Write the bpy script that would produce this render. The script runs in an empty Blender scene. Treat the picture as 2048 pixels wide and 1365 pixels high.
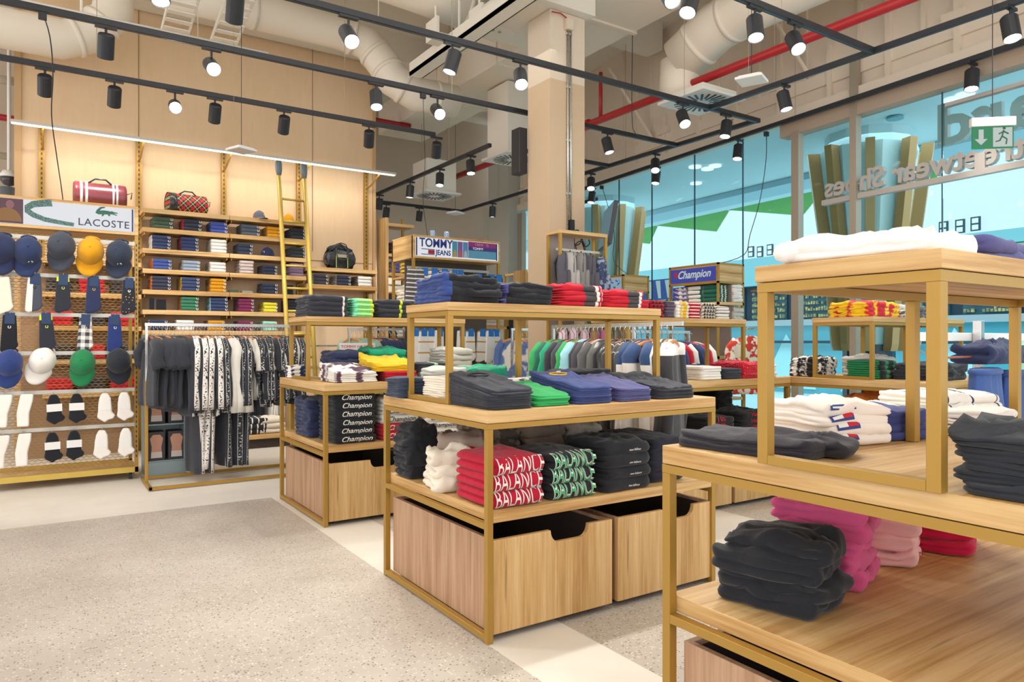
import bpy, bmesh, math, random
from mathutils import Vector, Matrix, noise
R = random.Random(7)
PI = math.pi
C = bpy.context.scene.collection
sc = bpy.context.scene

# ---------------------------------------------------------------- camera, world, exposure
F, CX, CY, H = 1425.0, 1024.0, 681.0, 1.25
YAW = math.atan2(943, 1425)
sn, cs = math.sin(YAW), math.cos(YAW)
cam = bpy.data.cameras.new('camera'); co = bpy.data.objects.new('camera', cam); C.objects.link(co)
co.location = (0, 0, H); co.rotation_euler = (PI/2, 0, -YAW)
cam.sensor_width = 36; cam.lens = 36*F/2048; cam.shift_y = (CY-682.5)/2048
cam.clip_start = 0.05; cam.clip_end = 100
sc.camera = co
w = bpy.data.worlds.new('world'); sc.world = w; w.use_nodes = True
w.node_tree.nodes['Background'].inputs[0].default_value = (1.0, 0.985, 0.97, 1)
w.node_tree.nodes['Background'].inputs[1].default_value = 5.2
sc.view_settings.view_transform = 'Standard'; sc.view_settings.look = 'None'
sc.view_settings.gamma = 1; sc.view_settings.exposure = -1.2
try: sc.view_settings.use_curve_mapping = False
except Exception: pass
sc.cycles.max_bounces = 6; sc.cycles.diffuse_bounces = 4; sc.cycles.glossy_bounces = 3
sc.cycles.transparent_max_bounces = 12; sc.cycles.transmission_bounces = 4
sc.cycles.use_denoising = True; sc.cycles.caustics_reflective = False; sc.cycles.caustics_refractive = False
sc.cycles.sample_clamp_indirect = 4
SPOT_W = 40.0          # power of one track spotlight

def area(name, loc, rot, sx, sy, power, col):
    l = bpy.data.lights.new(name, 'AREA'); l.shape = 'RECTANGLE'; l.size = sx; l.size_y = sy
    l.energy = power; l.color = col
    o = bpy.data.objects.new(name, l); C.objects.link(o); o.location = loc; o.rotation_euler = rot
    return o
area('added_fill_front', (2.6, 0.6, 4.3), (0, 0, 0), 5.0, 3.0, 110, (1.0, 0.95, 0.88))  # unseen fill light added to brighten the shop, no fitting of its own
area('added_fill_mid', (2.2, 4.6, 3.95), (0, 0, 0), 3.6, 3.4, 60, (1.0, 0.95, 0.88))  # second added fill, an invisible area light over the middle tables
area('mall_added_fill', (10.5, 5.5, 3.7), (0, 0, 0), 5.0, 14.0, 900, (0.88, 0.97, 1.0))  # added fill under the mall ceiling, in place of its downlights

def sightray(u, v): 
    a = (u-CX)/F; return (sn+a*cs, cs-a*sn, (CY-v)/F)
def sx(u, y):                      # x where the bearing u crosses the line at depth y
    r = sightray(u, CY); return r[0]/r[1]*y
def at(u, v, z):                   # the point of height z surveyed at (u, v)
    r = sightray(u, v); t = (z-H)/r[2]; return Vector((r[0]*t, r[1]*t, z))
def aty(u, v, y):
    r = sightray(u, v); t = y/r[1]; return Vector((r[0]*t, y, H+r[2]*t))
def atx(u, v, x):
    r = sightray(u, v); t = x/r[0]; return Vector((x, r[1]*t, H+r[2]*t))

# ---------------------------------------------------------------- materials
def srgb(r, g, b):
    f = lambda c: ((c/255)/12.92 if c/255 <= 0.04045 else ((c/255+0.055)/1.055)**2.4)
    return (f(r), f(g), f(b), 1)
class NT:
    def __init__(s, name):
        s.m = bpy.data.materials.new(name); s.m.use_nodes = True
        s.t = s.m.node_tree; s.b = s.t.nodes['Principled BSDF']; s.out = s.t.nodes['Material Output']
    def n(s, typ, **kw):
        x = s.t.nodes.new(typ)
        for k, v in kw.items(): setattr(x, k, v)
        return x
    def l(s, a, b): s.t.links.new(a, b)
    def coord(s, out='Object', scale=(1, 1, 1)):
        c = s.n('ShaderNodeTexCoord'); m = s.n('ShaderNodeMapping'); m.inputs['Scale'].default_value = scale
        s.l(c.outputs[out], m.inputs[0]); return m.outputs[0]
    def math(s, op, a, b=None):
        x = s.n('ShaderNodeMath', operation=op)
        for i, v in enumerate((a, b)):
            if v is None: continue
            if isinstance(v, (int, float)): x.inputs[i].default_value = v
            else: s.l(v, x.inputs[i])
        return x.outputs[0]
    def mix(s, fac, a, b):
        x = s.n('ShaderNodeMix', data_type='RGBA')
        for k, v in ((0, fac), (6, a), (7, b)):
            if isinstance(v, (int, float)): x.inputs[k].default_value = v
            elif isinstance(v, tuple): x.inputs[k].default_value = v
            else: s.l(v, x.inputs[k])
        return x.outputs[2]
    def bump(s, h, strength, dist=0.01):
        b = s.n('ShaderNodeBump'); b.inputs['Strength'].default_value = strength; b.inputs['Distance'].default_value = dist
        s.l(h, b.inputs['Height']); s.l(b.outputs[0], s.b.inputs['Normal'])
    def noise(s, vec, scale, detail=3, rough=.5):
        x = s.n('ShaderNodeTexNoise'); x.inputs['Scale'].default_value = scale; x.inputs['Detail'].default_value = detail
        x.inputs['Roughness'].default_value = rough; s.l(vec, x.inputs['Vector']); return x.outputs[0]
    def ramp(s, fac, stops):
        x = s.n('ShaderNodeValToRGB'); e = x.color_ramp.elements
        while len(e) < len(stops): e.new(.5)
        for i, (p, c) in enumerate(stops): e[i].position = p; e[i].color = c
        s.l(fac, x.inputs[0]); return x.outputs[0]
_M = {}
def plain(name, col, rough=.5, metal=0, spec=.5):
    if name in _M: return _M[name]
    s = NT(name); s.b.inputs['Base Color'].default_value = col; s.b.inputs['Roughness'].default_value = rough
    s.b.inputs['Metallic'].default_value = metal; s.b.inputs['Specular IOR Level'].default_value = spec
    n = s.noise(s.coord(), 30, 2); r = s.math('ADD', s.math('MULTIPLY', n, .12), rough-.06); s.l(r, s.b.inputs['Roughness'])
    _M[name] = s.m; return s.m
def glow(name, col, strength):
    if name in _M: return _M[name]
    s = NT(name); s.b.inputs['Base Color'].default_value = (0, 0, 0, 1)
    s.b.inputs['Emission Color'].default_value = col; s.b.inputs['Emission Strength'].default_value = strength
    _M[name] = s.m; return s.m
def wood(name, axis, c0, c1, c2, sc_=1.0):
    s = NT(name)
    tc = s.n('ShaderNodeTexCoord'); sp = s.n('ShaderNodeSeparateXYZ'); s.l(tc.outputs['Normal'], sp.inputs[0])
    end = s.math('GREATER_THAN', s.math('ABSOLUTE', sp.outputs[axis]), .7); ax2 = 1 if axis == 0 else 0
    def co2(lo, hi):
        A = [hi*sc_]*3; A[axis] = lo*sc_; B = [hi*sc_]*3; B[ax2] = lo*sc_
        x = s.n('ShaderNodeMix', data_type='VECTOR'); s.l(end, x.inputs[0]); s.l(s.coord('Object', tuple(A)), x.inputs[4]); s.l(s.coord('Object', tuple(B)), x.inputs[5]); return x.outputs[1]
    a = s.noise(co2(.5, 9), 1.6, 6, .62); b = s.noise(co2(1.6, 70), 1.0, 4, .7); g = s.noise(co2(.3, 4), 1.3, 2)
    f = s.math('ADD', s.math('MULTIPLY', a, .55), s.math('MULTIPLY', b, .3)); f = s.math('ADD', f, s.math('MULTIPLY', g, .2))
    col = s.ramp(f, [(.40, c0), (.5, c1), (.60, c2)])
    # knots and dark cracks
    k = s.noise(co2(1.1, 26), 1.0, 3, .6)
    kk = s.ramp(k, [(.64, (0, 0, 0, 1)), (.72, (1, 1, 1, 1))])
    col = s.mix(s.math('MULTIPLY', kk, .55), col, tuple(x*.45 for x in c0[:3])+(1,))
    s.l(col, s.b.inputs['Base Color']); s.b.inputs['Roughness'].default_value = .5
    s.b.inputs['Specular IOR Level'].default_value = .35
    s.bump(b, .12, .004); return s.m
WC = (srgb(166, 122, 68), srgb(200, 160, 104), srgb(220, 186, 134))
WD = (srgb(142, 106, 80), srgb(172, 134, 104), srgb(190, 156, 126))
M_WOODX = wood('oak_along_x', 0, *WC); M_WOODY = wood('oak_along_y', 1, *WC); M_WOODZ = wood('oak_upright', 2, *WC)
M_SIDE = wood('shaded_oak_upright', 2, *WD)  # same oak, with the shade on crate sides put into darker tones
M_GOLD = plain('antique_gold_paint', srgb(172, 134, 60), .42, .35)
M_YGOLD = plain('ladder_gold_paint', srgb(206, 176, 84), .4, .3)
M_BLACK = plain('black_powder_coat', (.018, .02, .026, 1), .45)
M_CHROME = plain('brushed_silver', (.62, .62, .62, 1), .28, .9)
M_GREYM = plain('pale_grey_metal', srgb(196, 192, 184), .45, .2)
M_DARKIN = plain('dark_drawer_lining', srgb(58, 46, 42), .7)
M_WHITE = plain('white_plastic', (.8, .79, .76, 1), .5)
M_CEIL = plain('ceiling_paint', srgb(234, 228, 216), .9)
M_DUCT = plain('painted_duct', srgb(238, 228, 212), .6)
M_TAUPE = plain('taupe_wall_paint', srgb(206, 190, 172), .9)
M_BEIGE = plain('beige_bulkhead_paint', srgb(234, 220, 202), .85)
M_COLW = plain('column_cream', srgb(224, 208, 188), .85); M_COLT = plain('column_tan', srgb(206, 180, 150), .85)
M_RED = plain('red_sprinkler_paint', srgb(168, 26, 34), .4)
M_GREYMUL = plain('mullion_grey', srgb(170, 158, 142), .5, .3)
M_CARD = plain('white_card', (.82, .82, .8, 1), .7)
M_RUB = plain('black_rubber', (.02, .02, .02, 1), .6)
M_HANG = plain('varnished_hanger_wood', srgb(206, 138, 76), .4)
M_HANGD = plain('dark_hanger_wood', srgb(150, 84, 50), .4)

def plywood():
    s = NT('plywood_wall'); v = s.coord('Object')
    n = s.noise(s.coord('Object', (1.2, 1, .5)), 1.5, 5, .6); f = s.noise(s.coord('Object', (14, 1, 2)), 2, 3)
    c = s.mix(s.math('ADD', s.math('MULTIPLY', n, .7), s.math('MULTIPLY', f, .3)), srgb(214, 178, 138), srgb(240, 214, 178))
    s.l(c, s.b.inputs['Base Color']); s.b.inputs['Roughness'].default_value = .7; s.bump(f, .05); return s.m
def floor_mat():
    s = NT('terrazzo_and_concrete_floor'); v = s.coord('Object')
    sep = s.n('ShaderNodeSeparateXYZ'); s.l(v, sep.inputs[0]); X, Y = sep.outputs[0], sep.outputs[1]
    def rng(a, lo, hi): return s.math('MULTIPLY', s.math('GREATER_THAN', a, lo), s.math('LESS_THAN', a, hi))
    m1 = s.math('MULTIPLY', s.math('LESS_THAN', X, 1.53), s.math('LESS_THAN', Y, 5.78))
    m2 = s.math('MULTIPLY', rng(X, 1.92, 3.45), s.math('LESS_THAN', Y, 5.78)); m3 = rng(X, 4.16, 4.9)
    ter = s.math('MINIMUM', s.math('ADD', s.math('ADD', m1, m2), m3), 1.0)
    vo = s.n('ShaderNodeTexVoronoi'); vo.inputs['Scale'].default_value = 95; s.l(v, vo.inputs['Vector'])
    wn = s.n('ShaderNodeSeparateColor'); s.l(vo.outputs['Color'], wn.inputs[0])
    inn = s.math('LESS_THAN', vo.outputs['Distance'], .42)
    big = s.noise(v, 1.3, 4, .6); med = s.noise(v, 9, 3)
    base = s.mix(s.ramp(big, [(.3, (0, 0, 0, 1)), (.7, (1, 1, 1, 1))]), srgb(178, 168, 158), srgb(206, 198, 188))
    base = s.mix(s.math('MULTIPLY', med, .35), base, srgb(190, 182, 172))
    dk = s.math('MULTIPLY', s.math('LESS_THAN', wn.outputs[0], .17), inn)
    lt = s.math('MULTIPLY', s.math('GREATER_THAN', wn.outputs[0], .84), inn)
    base = s.mix(s.math('MULTIPLY', dk, .75), base, srgb(112, 98, 88)); base = s.mix(s.math('MULTIPLY', lt, .6), base, srgb(236, 230, 220))
    con = s.mix(s.noise(v, 2.6, 5, .65), srgb(214, 206, 194), srgb(238, 232, 224))
    s.l(s.mix(ter, con, base), s.b.inputs['Base Color'])
    s.l(s.math('ADD', s.math('MULTIPLY', med, .2), .28), s.b.inputs['Roughness']); s.b.inputs['Specular IOR Level'].default_value = .4
    return s.m

_F = {}
def fab(key, col, col2=None, pat=None, p=(), bump=.35, rough=.92):
    """cloth: key, base colour, second colour, pattern kind, pattern numbers (object space)"""
    if key in _F: return _F[key]
    s = NT('cloth_'+key); v = s.coord('Object'); sep = s.n('ShaderNodeSeparateXYZ'); s.l(v, sep.inputs[0])
    X, Y, Z = sep.outputs
    big = s.noise(v, 14, 3); c = s.mix(s.math('MULTIPLY', big, .5), col, tuple(min(1, x*1.35+.004) for x in col[:3])+(1,))
    if pat:
        if pat == 'bandx':                 # bands across x: list of lo,hi pairs
            k = 0.0
            for lo, hi in p: k = s.math('ADD', s.math('MULTIPLY', s.math('GREATER_THAN', X, lo), s.math('LESS_THAN', X, hi)), k)
        elif pat == 'stripez': k = s.math('GREATER_THAN', s.math('FRACT', s.math('MULTIPLY', Z, p[0])), p[1])
        elif pat == 'stripex': k = s.math('GREATER_THAN', s.math('FRACT', s.math('MULTIPLY', X, p[0])), p[1])
        elif pat == 'stripey': k = s.math('GREATER_THAN', s.math('FRACT', s.math('MULTIPLY', Y, p[0])), p[1])
        elif pat == 'upper': k = s.math('GREATER_THAN', Z, p[0])
        elif pat == 'check':
            a = s.math('GREATER_THAN', s.math('FRACT', s.math('MULTIPLY', X, p[0])), .5); b = s.math('GREATER_THAN', s.math('FRACT', s.math('MULTIPLY', s.math('ADD', Z, Y), p[0])), .5)
            k = s.math('MULTIPLY', s.math('ADD', a, b), .5)
        elif pat == 'blot': k = s.ramp(s.noise(v, p[0], 2), [(.48, (0, 0, 0, 1)), (.54, (1, 1, 1, 1))])
        elif pat == 'dots':
            vo = s.n('ShaderNodeTexVoronoi'); vo.inputs['Scale'].default_value = p[0]; vo.inputs['Randomness'].default_value = .3
            s.l(v, vo.inputs['Vector']); k = s.math('LESS_THAN', vo.outputs['Distance'], p[1])
        elif pat == 'tape':                # printed side tape: |x| small, marks repeat down z
            t = s.math('LESS_THAN', s.math('ABSOLUTE', X), p[0])
            edge = s.math('GREATER_THAN', s.math('ABSOLUTE', X), p[0]*.8)
            nn = s.math('GREATER_THAN', s.noise(s.coord('Object', (70, 1, 60)), 1.0, 1), .60)
            k = s.math('MULTIPLY', t, s.math('MAXIMUM', edge, s.math('SUBTRACT', 1.0, s.math('MULTIPLY', nn, 1.0))) if p[1] else s.math('MAXIMUM', edge, s.math('MULTIPLY', nn, .9)))
        c = s.mix(k, c, col2)
    s.l(c, s.b.inputs['Base Color']); s.b.inputs['Roughness'].default_value = rough
    s.b.inputs['Sheen Weight'].default_value = .15; s.b.inputs['Specular IOR Level'].default_value = .25
    fine = s.noise(v, 420, 2); wr = s.noise(v, 22, 4, .6)
    s.bump(s.math('ADD', s.math('MULTIPLY', fine, .12), wr), bump, .01)
    _F[key] = s.m; return s.m
def G(r, g, b): return srgb(r, g, b)
CH = G(48, 50, 59); BK = G(30, 32, 38); NV = G(42, 50, 82); NV2 = G(54, 68, 122); WH = G(232, 226, 220); CR = G(226, 216, 200)
RD = G(186, 22, 44); GRN = G(44, 160, 88); TEAL = G(26, 150, 112); YEL = G(232, 186, 28); GY = G(150, 148, 142); LG = G(196, 194, 186)
PK = G(204, 84, 134); LPK = G(230, 178, 176); CRM = G(190, 22, 66); MUS = G(206, 146, 24); OLV = G(72, 92, 74); BUR = G(122, 44, 84)
MINT = G(160, 214, 196); TAU = G(150, 134, 124); PUR = G(78, 78, 128); LIME = G(206, 224, 50); ORG = G(206, 116, 40); SKY = G(170, 216, 236)
M_CH = fab('charcoal', CH); M_BK = fab('black', BK); M_NV = fab('navy', NV); M_BL = fab('blue', NV2); M_WH = fab('white', WH); M_CR = fab('cream', CR)
M_RD = fab('red', RD); M_GR = fab('green', GRN); M_TE = fab('teal', TEAL); M_YE = fab('yellow', YEL); M_GY = fab('grey', GY); M_LG = fab('lightgrey', LG)
M_PK = fab('pink', PK); M_LP = fab('palepink', LPK); M_CM = fab('crimson', CRM); M_MU = fab('mustard', MUS); M_OL = fab('olive', OLV)
M_BU = fab('burgundy', BUR); M_MI = fab('mint', MINT); M_TA = fab('taupe', TAU); M_PU = fab('slateblue', PUR); M_LI = fab('lime', LIME); M_OR = fab('orange', ORG)
M_SG = fab('sage', G(142, 172, 154)); M_DG = fab('darkgreen', G(28, 100, 78))

# ---------------------------------------------------------------- mesh helpers
class MB:
    def __init__(s): s.v = []; s.f = []
    def add(s, v, f):
        o = len(s.v); s.v += [tuple(x) for x in v]; s.f += [tuple(i+o for i in q) for q in f]; return s
    def box(s, x0, y0, z0, x1, y1, z1):
        v = [(x, y, z) for z in (z0, z1) for y in (y0, y1) for x in (x0, x1)]
        return s.add(v, [(0, 2, 3, 1), (4, 5, 7, 6), (0, 1, 5, 4), (2, 6, 7, 3), (0, 4, 6, 2), (1, 3, 7, 5)])
    def tube(s, pts, r, n=8, r2=None, flat=1.0):
        pts = [Vector(p) for p in pts]; V = []; m = len(pts); up = None
        for i, p in enumerate(pts):
            d = (pts[min(i+1, m-1)]-pts[max(i-1, 0)]).normalized()
            a = Vector((0, 0, 1)) if abs(d.z) < .9 else Vector((1, 0, 0))
            if up is not None: a = up
            e1 = (a-d*a.dot(d)).normalized(); e2 = d.cross(e1); up = e1
            rr = r if r2 is None else r+(r2-r)*i/(m-1)
            for k in range(n):
                t = 2*PI*k/n; V.append(p+e1*math.cos(t)*rr*flat+e2*math.sin(t)*rr)
        Fs = [(i*n+k, i*n+(k+1) % n, (i+1)*n+(k+1) % n, (i+1)*n+k) for i in range(m-1) for k in range(n)]
        Fs += [tuple(reversed(range(n))), tuple((m-1)*n+k for k in range(n))]
        return s.add(V, Fs)
    def prism(s, poly, fn):            # polygon [(a,b)], fn(a,b,side)->xyz with side 0/1
        n = len(poly); v = [fn(a, b, 0) for a, b in poly]+[fn(a, b, 1) for a, b in poly]
        return s.add(v, [tuple(reversed(range(n))), tuple(range(n, 2*n))]+[(i, (i+1) % n, n+(i+1) % n, n+i) for i in range(n)])
    def lathe(s, prof, cx=0, cy=0, n=20):   # prof [(r,z)]
        v = [(cx+r*math.cos(2*PI*k/n), cy+r*math.sin(2*PI*k/n), z) for r, z in prof for k in range(n)]; m = len(prof)
        f = [(i*n+k, i*n+(k+1) % n, (i+1)*n+(k+1) % n, (i+1)*n+k) for i in range(m-1) for k in range(n)]
        return s.add(v, f+[tuple(reversed(range(n))), tuple((m-1)*n+k for k in range(n))])
    def mesh(s, name, mat, smooth=False):
        me = bpy.data.meshes.new(name); me.from_pydata(s.v, [], s.f); me.update()
        b = bmesh.new(); b.from_mesh(me); bmesh.ops.recalc_face_normals(b, faces=b.faces); b.to_mesh(me); b.free()
        if mat: me.materials.append(mat)
        if smooth: me.polygons.foreach_set('use_smooth', [True]*len(me.polygons))
        return me
    def build(s, name, mat, parent=None, smooth=False, bevel=0, loc=None, rot=None):
        return link(name, s.mesh(name, mat, smooth), parent, bevel, loc, rot)
def link(name, me, parent=None, bevel=0, loc=None, rot=None):
    o = bpy.data.objects.new(name, me); C.objects.link(o)
    if parent: o.parent = parent
    if loc is not None: o.location = loc
    if rot is not None: o.rotation_euler = rot
    if bevel:
        m = o.modifiers.new('b', 'BEVEL'); m.width = bevel; m.segments = 2; m.limit_method = 'ANGLE'
    return o
LABELS = {}
def tag(o, label, cat, group=None):
    n = len(label.split())
    if n < 4 or n > 16: print('LABELLEN', n, label)
    LABELS.setdefault(label, []).append(o.name)
    o['label'] = label; o['category'] = cat
    if group: o['group'] = group
    return o
def empty(name, label, cat, loc=(0, 0, 0), rz=0, group=None):
    o = bpy.data.objects.new(name, None); C.objects.link(o); o.location = loc; o.rotation_euler = (0, 0, rz); o.empty_display_size = .05
    return tag(o, label, cat, group)
def struct(name, mb, mat, smooth=False, bevel=0):
    o = mb.build(name, mat, None, smooth, bevel); o['kind'] = 'structure'; return o
def dup(src, loc=None, rot=None, label=None, group=None, parent=None):
    o = src.copy(); C.objects.link(o); o.parent = parent
    if parent is None:
        o.location = loc
        if rot is not None: o.rotation_euler = rot
        if label: tag(o, label, src['category'], group)
    for ch in src.children: dup(ch, parent=o)
    return o
ONES = 'zeroth first second third fourth fifth sixth seventh eighth ninth tenth eleventh twelfth thirteenth fourteenth fifteenth sixteenth seventeenth eighteenth nineteenth'.split()
def nth(i):
    if i < 20: return ONES[i]
    t = {2: 'twent', 3: 'thirt', 4: 'fort', 5: 'fift'}[i//10]
    return t+'ieth' if i % 10 == 0 else t+'y-'+ONES[i % 10]

# ---- text
_T = {}
def textgeo(s, size=1.0, shear=0.0, bold=0.0, align='CENTER', space=1.0):
    k = (s, size, shear, bold, align, space)
    if k in _T: return _T[k]
    cu = bpy.data.curves.new('t', 'FONT'); cu.body = s; cu.size = size; cu.shear = shear; cu.offset = bold; cu.align_x = align
    cu.align_y = 'CENTER'; cu.space_character = space; cu.resolution_u = 3
    o = bpy.data.objects.new('t', cu); C.objects.link(o); dg = bpy.context.evaluated_depsgraph_get(); dg.update()
    me = o.evaluated_get(dg).to_mesh(); v = [tuple(x.co) for x in me.vertices]; f = [tuple(p.vertices) for p in me.polygons]
    o.evaluated_get(dg).to_mesh_clear(); bpy.data.objects.remove(o); bpy.data.curves.remove(cu)
    _T[k] = (v, f); return _T[k]
def ext(v, f, fn, depth):             # flat 2-D letters -> thin solid, fn(a,b,h) -> xyz
    mb = MB(); mb.add([fn(a, b, 0) for a, b, _ in v], [tuple(reversed(q)) for q in f]); mb.add([fn(a, b, depth) for a, b, _ in v], f)
    cnt = {}
    for q in f:
        for i in range(len(q)): e = (q[i], q[(i+1) % len(q)]); cnt[tuple(sorted(e))] = cnt.get(tuple(sorted(e)), [])+[e]
    n = len(v)
    mb.f += [(e[0][0], e[0][1], e[0][1]+n, e[0][0]+n) for e in cnt.values() if len(e) == 1]
    return mb
def sign_text(name, s, size, mat, parent, loc, rz=0, shear=0, bold=0, depth=.003, align='CENTER', space=1.0, kx=1.0):
    v, f = textgeo(s, size, shear, bold, align, space)
    mb = ext(v, f, lambda a, b, h: (a*kx, -h, b), depth)
    return mb.build(name, mat, parent, loc=loc, rot=(0, 0, rz))

# ---------------------------------------------------------------- folded clothes
def rrect(w, d, rc, n=44):
    pts = []; L = 2*(w-2*rc)+2*(d-2*rc)+2*PI*rc
    for i in range(n):
        s = L*i/n; segs = [(w-2*rc, 0), (PI*rc/2, 1), (d-2*rc, 2), (PI*rc/2, 3), (w-2*rc, 4), (PI*rc/2, 5), (d-2*rc, 6), (PI*rc/2, 7)]
        for ln, k in segs:
            if s <= ln: break
            s -= ln
        q = k//2; t = s
        cx, cy = [(w/2-rc, -d/2+rc), (w/2-rc, d/2-rc), (-w/2+rc, d/2-rc), (-w/2+rc, -d/2+rc)][q]
        if k % 2:
            a = -PI/2+q*PI/2+t/rc; nx, ny = math.cos(a), math.sin(a); pts.append((cx+rc*nx, cy+rc*ny, nx, ny))
        else:
            nx, ny = [(0, -1), (1, 0), (0, 1), (-1, 0)][q]
            ox, oy = [(-w/2+rc+t, -d/2), (w/2, -d/2+rc+t), (w/2-rc-t, d/2), (-w/2, d/2-rc-t)][q]
            pts.append((ox, oy, nx, ny))
    return pts
def deform(p, t, amp, fr, seed):
    n = noise.noise_vector(Vector(p)*fr+Vector((seed*3.7, seed*1.3, seed*7.1)))
    k = min(1, max(0, p[2]/t))
    m = noise.noise_vector(Vector(p)*fr*2.6+Vector((seed*1.1+5, seed*2.3, 9))); n = n+m*.38
    if amp > .012: m2 = noise.noise_vector(Vector((p[0]*fr*3.1+seed, p[1]*fr*2.2, p[2]*16+3))); n = n+Vector((m2.x*.35, m2.y*.35, (1-abs(m2.z)*2.4)*.35))
    if amp > .007: rd = 1-abs(noise.noise(Vector((p[0]*fr*1.3, p[1]*fr*.7, p[2]*9+seed))*1.2)*2.2); n.z += max(0, rd)**3*.9
    return Vector((p[0]+n.x*amp*1.3, p[1]+n.y*amp*1.3, max(0, p[2]+n.z*amp*k)))
_FM = {}
def foldmesh(w, d, t, lay=2, amp=.003, fr=9, seed=0, slump=0.0, wedge=0.0):
    k = (round(w, 3), round(d, 3), round(t, 4), lay, amp, fr, seed, slump, wedge)
    if k in _FM: return _FM[k]
    P = rrect(w, d, min(.03, d/4, w/4), 84 if amp > .012 else 44); n = len(P); M = 4*lay+1; V = []; Fs = []
    for i in range(M):
        z = t*i/(M-1); c = 2*z/t-1; inf = t/2*(1-math.sqrt(max(0, 1-c*c*.92)))
        fr_ = (z/t*lay) % 1.0 if i < M-1 else 1.0; c2 = 2*fr_-1; ins = t/lay/2*(1-math.sqrt(max(0, 1-c2*c2*.96)))*1.3
        for x, y, nx, ny in P:
            fw = min(1, max(0, -ny*1.6-.2)); q = inf*fw+ins*(1-fw)
            V.append((x-nx*q, y-ny*q, z))
    K = 16 if amp > .012 else 8
    top0 = (M-1)*n
    for r in range(1, K):
        s_ = 1-r/K
        for j in range(n):
            x, y, _ = V[top0+j]; rho = 1-s_
            zz = t+.25*t*math.sin(rho*PI/2)*(1 if amp > .004 else .35)
            V.append((x*s_, y*s_, zz))
    V = [deform(p, t, amp*(1+slump*(p[2]/t)), fr, seed) for p in V]
    if wedge: V = [Vector((p[0], p[1], p[2]*(1+wedge*p[1]/d))) for p in V]
    m = M+K-1
    Fs = [(i*n+j, i*n+(j+1) % n, (i+1)*n+(j+1) % n, (i+1)*n+j) for i in range(m-1) for j in range(n)]
    V.append(sum((Vector(v) for v in V[(m-1)*n:]), Vector())/n); c = len(V)-1
    Fs += [((m-1)*n+j, (m-1)*n+(j+1) % n, c) for j in range(n)]; Fs.append(tuple(reversed(range(n))))
    mb = MB(); mb.add(V, Fs); me = mb.mesh('folded', None, True); me.materials.append(None); _FM[k] = me; return me
_FC = {}
def folded(name, w, d, t, mat, **kw):
    me0 = foldmesh(w, d, t, **kw); k = (me0.name, mat.name)
    if k not in _FC:
        me = me0.copy(); me.materials[0] = mat; _FC[k] = me
    o = bpy.data.objects.new(name, _FC[k]); C.objects.link(o); return o
def wraptext(s, w, d, t, size, kz, mat, amp, fr, seed, cx=0, shear=0, bold=0, s0=-60, s1=95, arc=0, name='printed_lettering', box=None):
    """lettering that follows the rounded front fold"""
    if box: v, f = box
    else: v, f = textgeo(s, 1.0, shear, bold)
    v = [Vector(p) for p in v]; lo = min(p.y for p in v); hi = max(p.y for p in v)
    me = bpy.data.meshes.new('w'); me.from_pydata(v, [], f); b = bmesh.new(); b.from_mesh(me)
    for i in range(1, 9):
        bmesh.ops.bisect_plane(b, geom=b.verts[:]+b.edges[:]+b.faces[:], plane_co=(0, lo+(hi-lo)*i/9, 0), plane_no=(0, 1, 0))
    r = t/2
    for q in b.verts:
        u = (q.co.y-lo)/(hi-lo); x = cx+q.co.x*size
        u2 = u*(kz)
        if arc: u2 += arc*(.25-(x-cx)**2/(w*w))
        ph = math.radians(s0+(s1-s0)*u2)
        if ph <= PI/2: y = -d/2+r*(1-math.cos(ph)); z = r+r*math.sin(ph)
        else: y = -d/2+r+(ph-PI/2)*r*1.6; z = t+.002+(ph-PI/2)*r*.18
        nrm = Vector((0, -math.cos(min(ph, PI/2)), math.sin(min(ph, PI/2))))
        p = deform((x, y, z), t, amp, fr, seed)
        q.co = p+nrm*.0022+Vector((0, 0, .0004))
    b.to_mesh(me); b.free(); me.materials.append(mat); return me
def ordw(i, n):
    if n == 1: return None
    if i == n-1: return 'topmost'
    if i == 0: return 'lowest'
    return nth(n-i)+' from top'
def stack(kind, desc, where, loc, w, d, t, n, mats, rz=0, amp=.003, fr=9, lay=2, group=None, jit=.006, prints=None, extra=None, slump=0, cat=None, wedge=0, mess=0):
    """n folded garments, each an object; loc = centre of the stack's foot"""
    if not isinstance(mats, (list, tuple)): mats = [mats]
    out = []; x, y, z = loc; group = group or (desc+'s '+where)
    for i in range(n):
        sd = (i*5+len(desc)) % 4 if amp < .006 else i+len(desc)
        o = folded(kind, w, d, t, mats[i % len(mats)], lay=lay, amp=amp, fr=fr, seed=sd, slump=slump if i == n-1 else 0, wedge=wedge)
        o.location = (x+R.uniform(-jit, jit), y+R.uniform(-jit, jit), z+i*t*.97+.001); o.rotation_euler = (i*t*wedge/d, 0, rz+R.uniform(-.02, .02)*(1+20*jit)+R.uniform(-1, 1)*mess)
        ow = ordw(i, n); lb = f'{desc}, {ow} {where}' if ow else f'{desc} {where}'
        tag(o, lb, cat or kind.replace('folded_', '').replace('_', ' '), group)
        if prints: prints(o, w, d, t, amp, fr, sd, i)
        if extra: extra(o, w, d, t, i, n)
        out.append(o)
    return out
def printer(s, mat, size, kz=.9, cx=0, shear=0, bold=0, s0=-60, s1=95, arc=0, label=None, name='printed_lettering', first=0):
    def p(o, w, d, t, amp, fr, sd, i):
        if i < first: return
        k = ('P', s, mat.name, size, w, d, t, amp, fr, sd)
        if k not in _FC: _FC[k] = wraptext(s, w, d, t, size, kz, mat, amp, fr, sd, cx, shear, bold, s0, s1, arc)
        c = link(name, _FC[k], o)
        if label: c['label'] = label
    return p
def both(*fs):
    def p(*a):
        for f in fs: f(*a)
    return p
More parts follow.
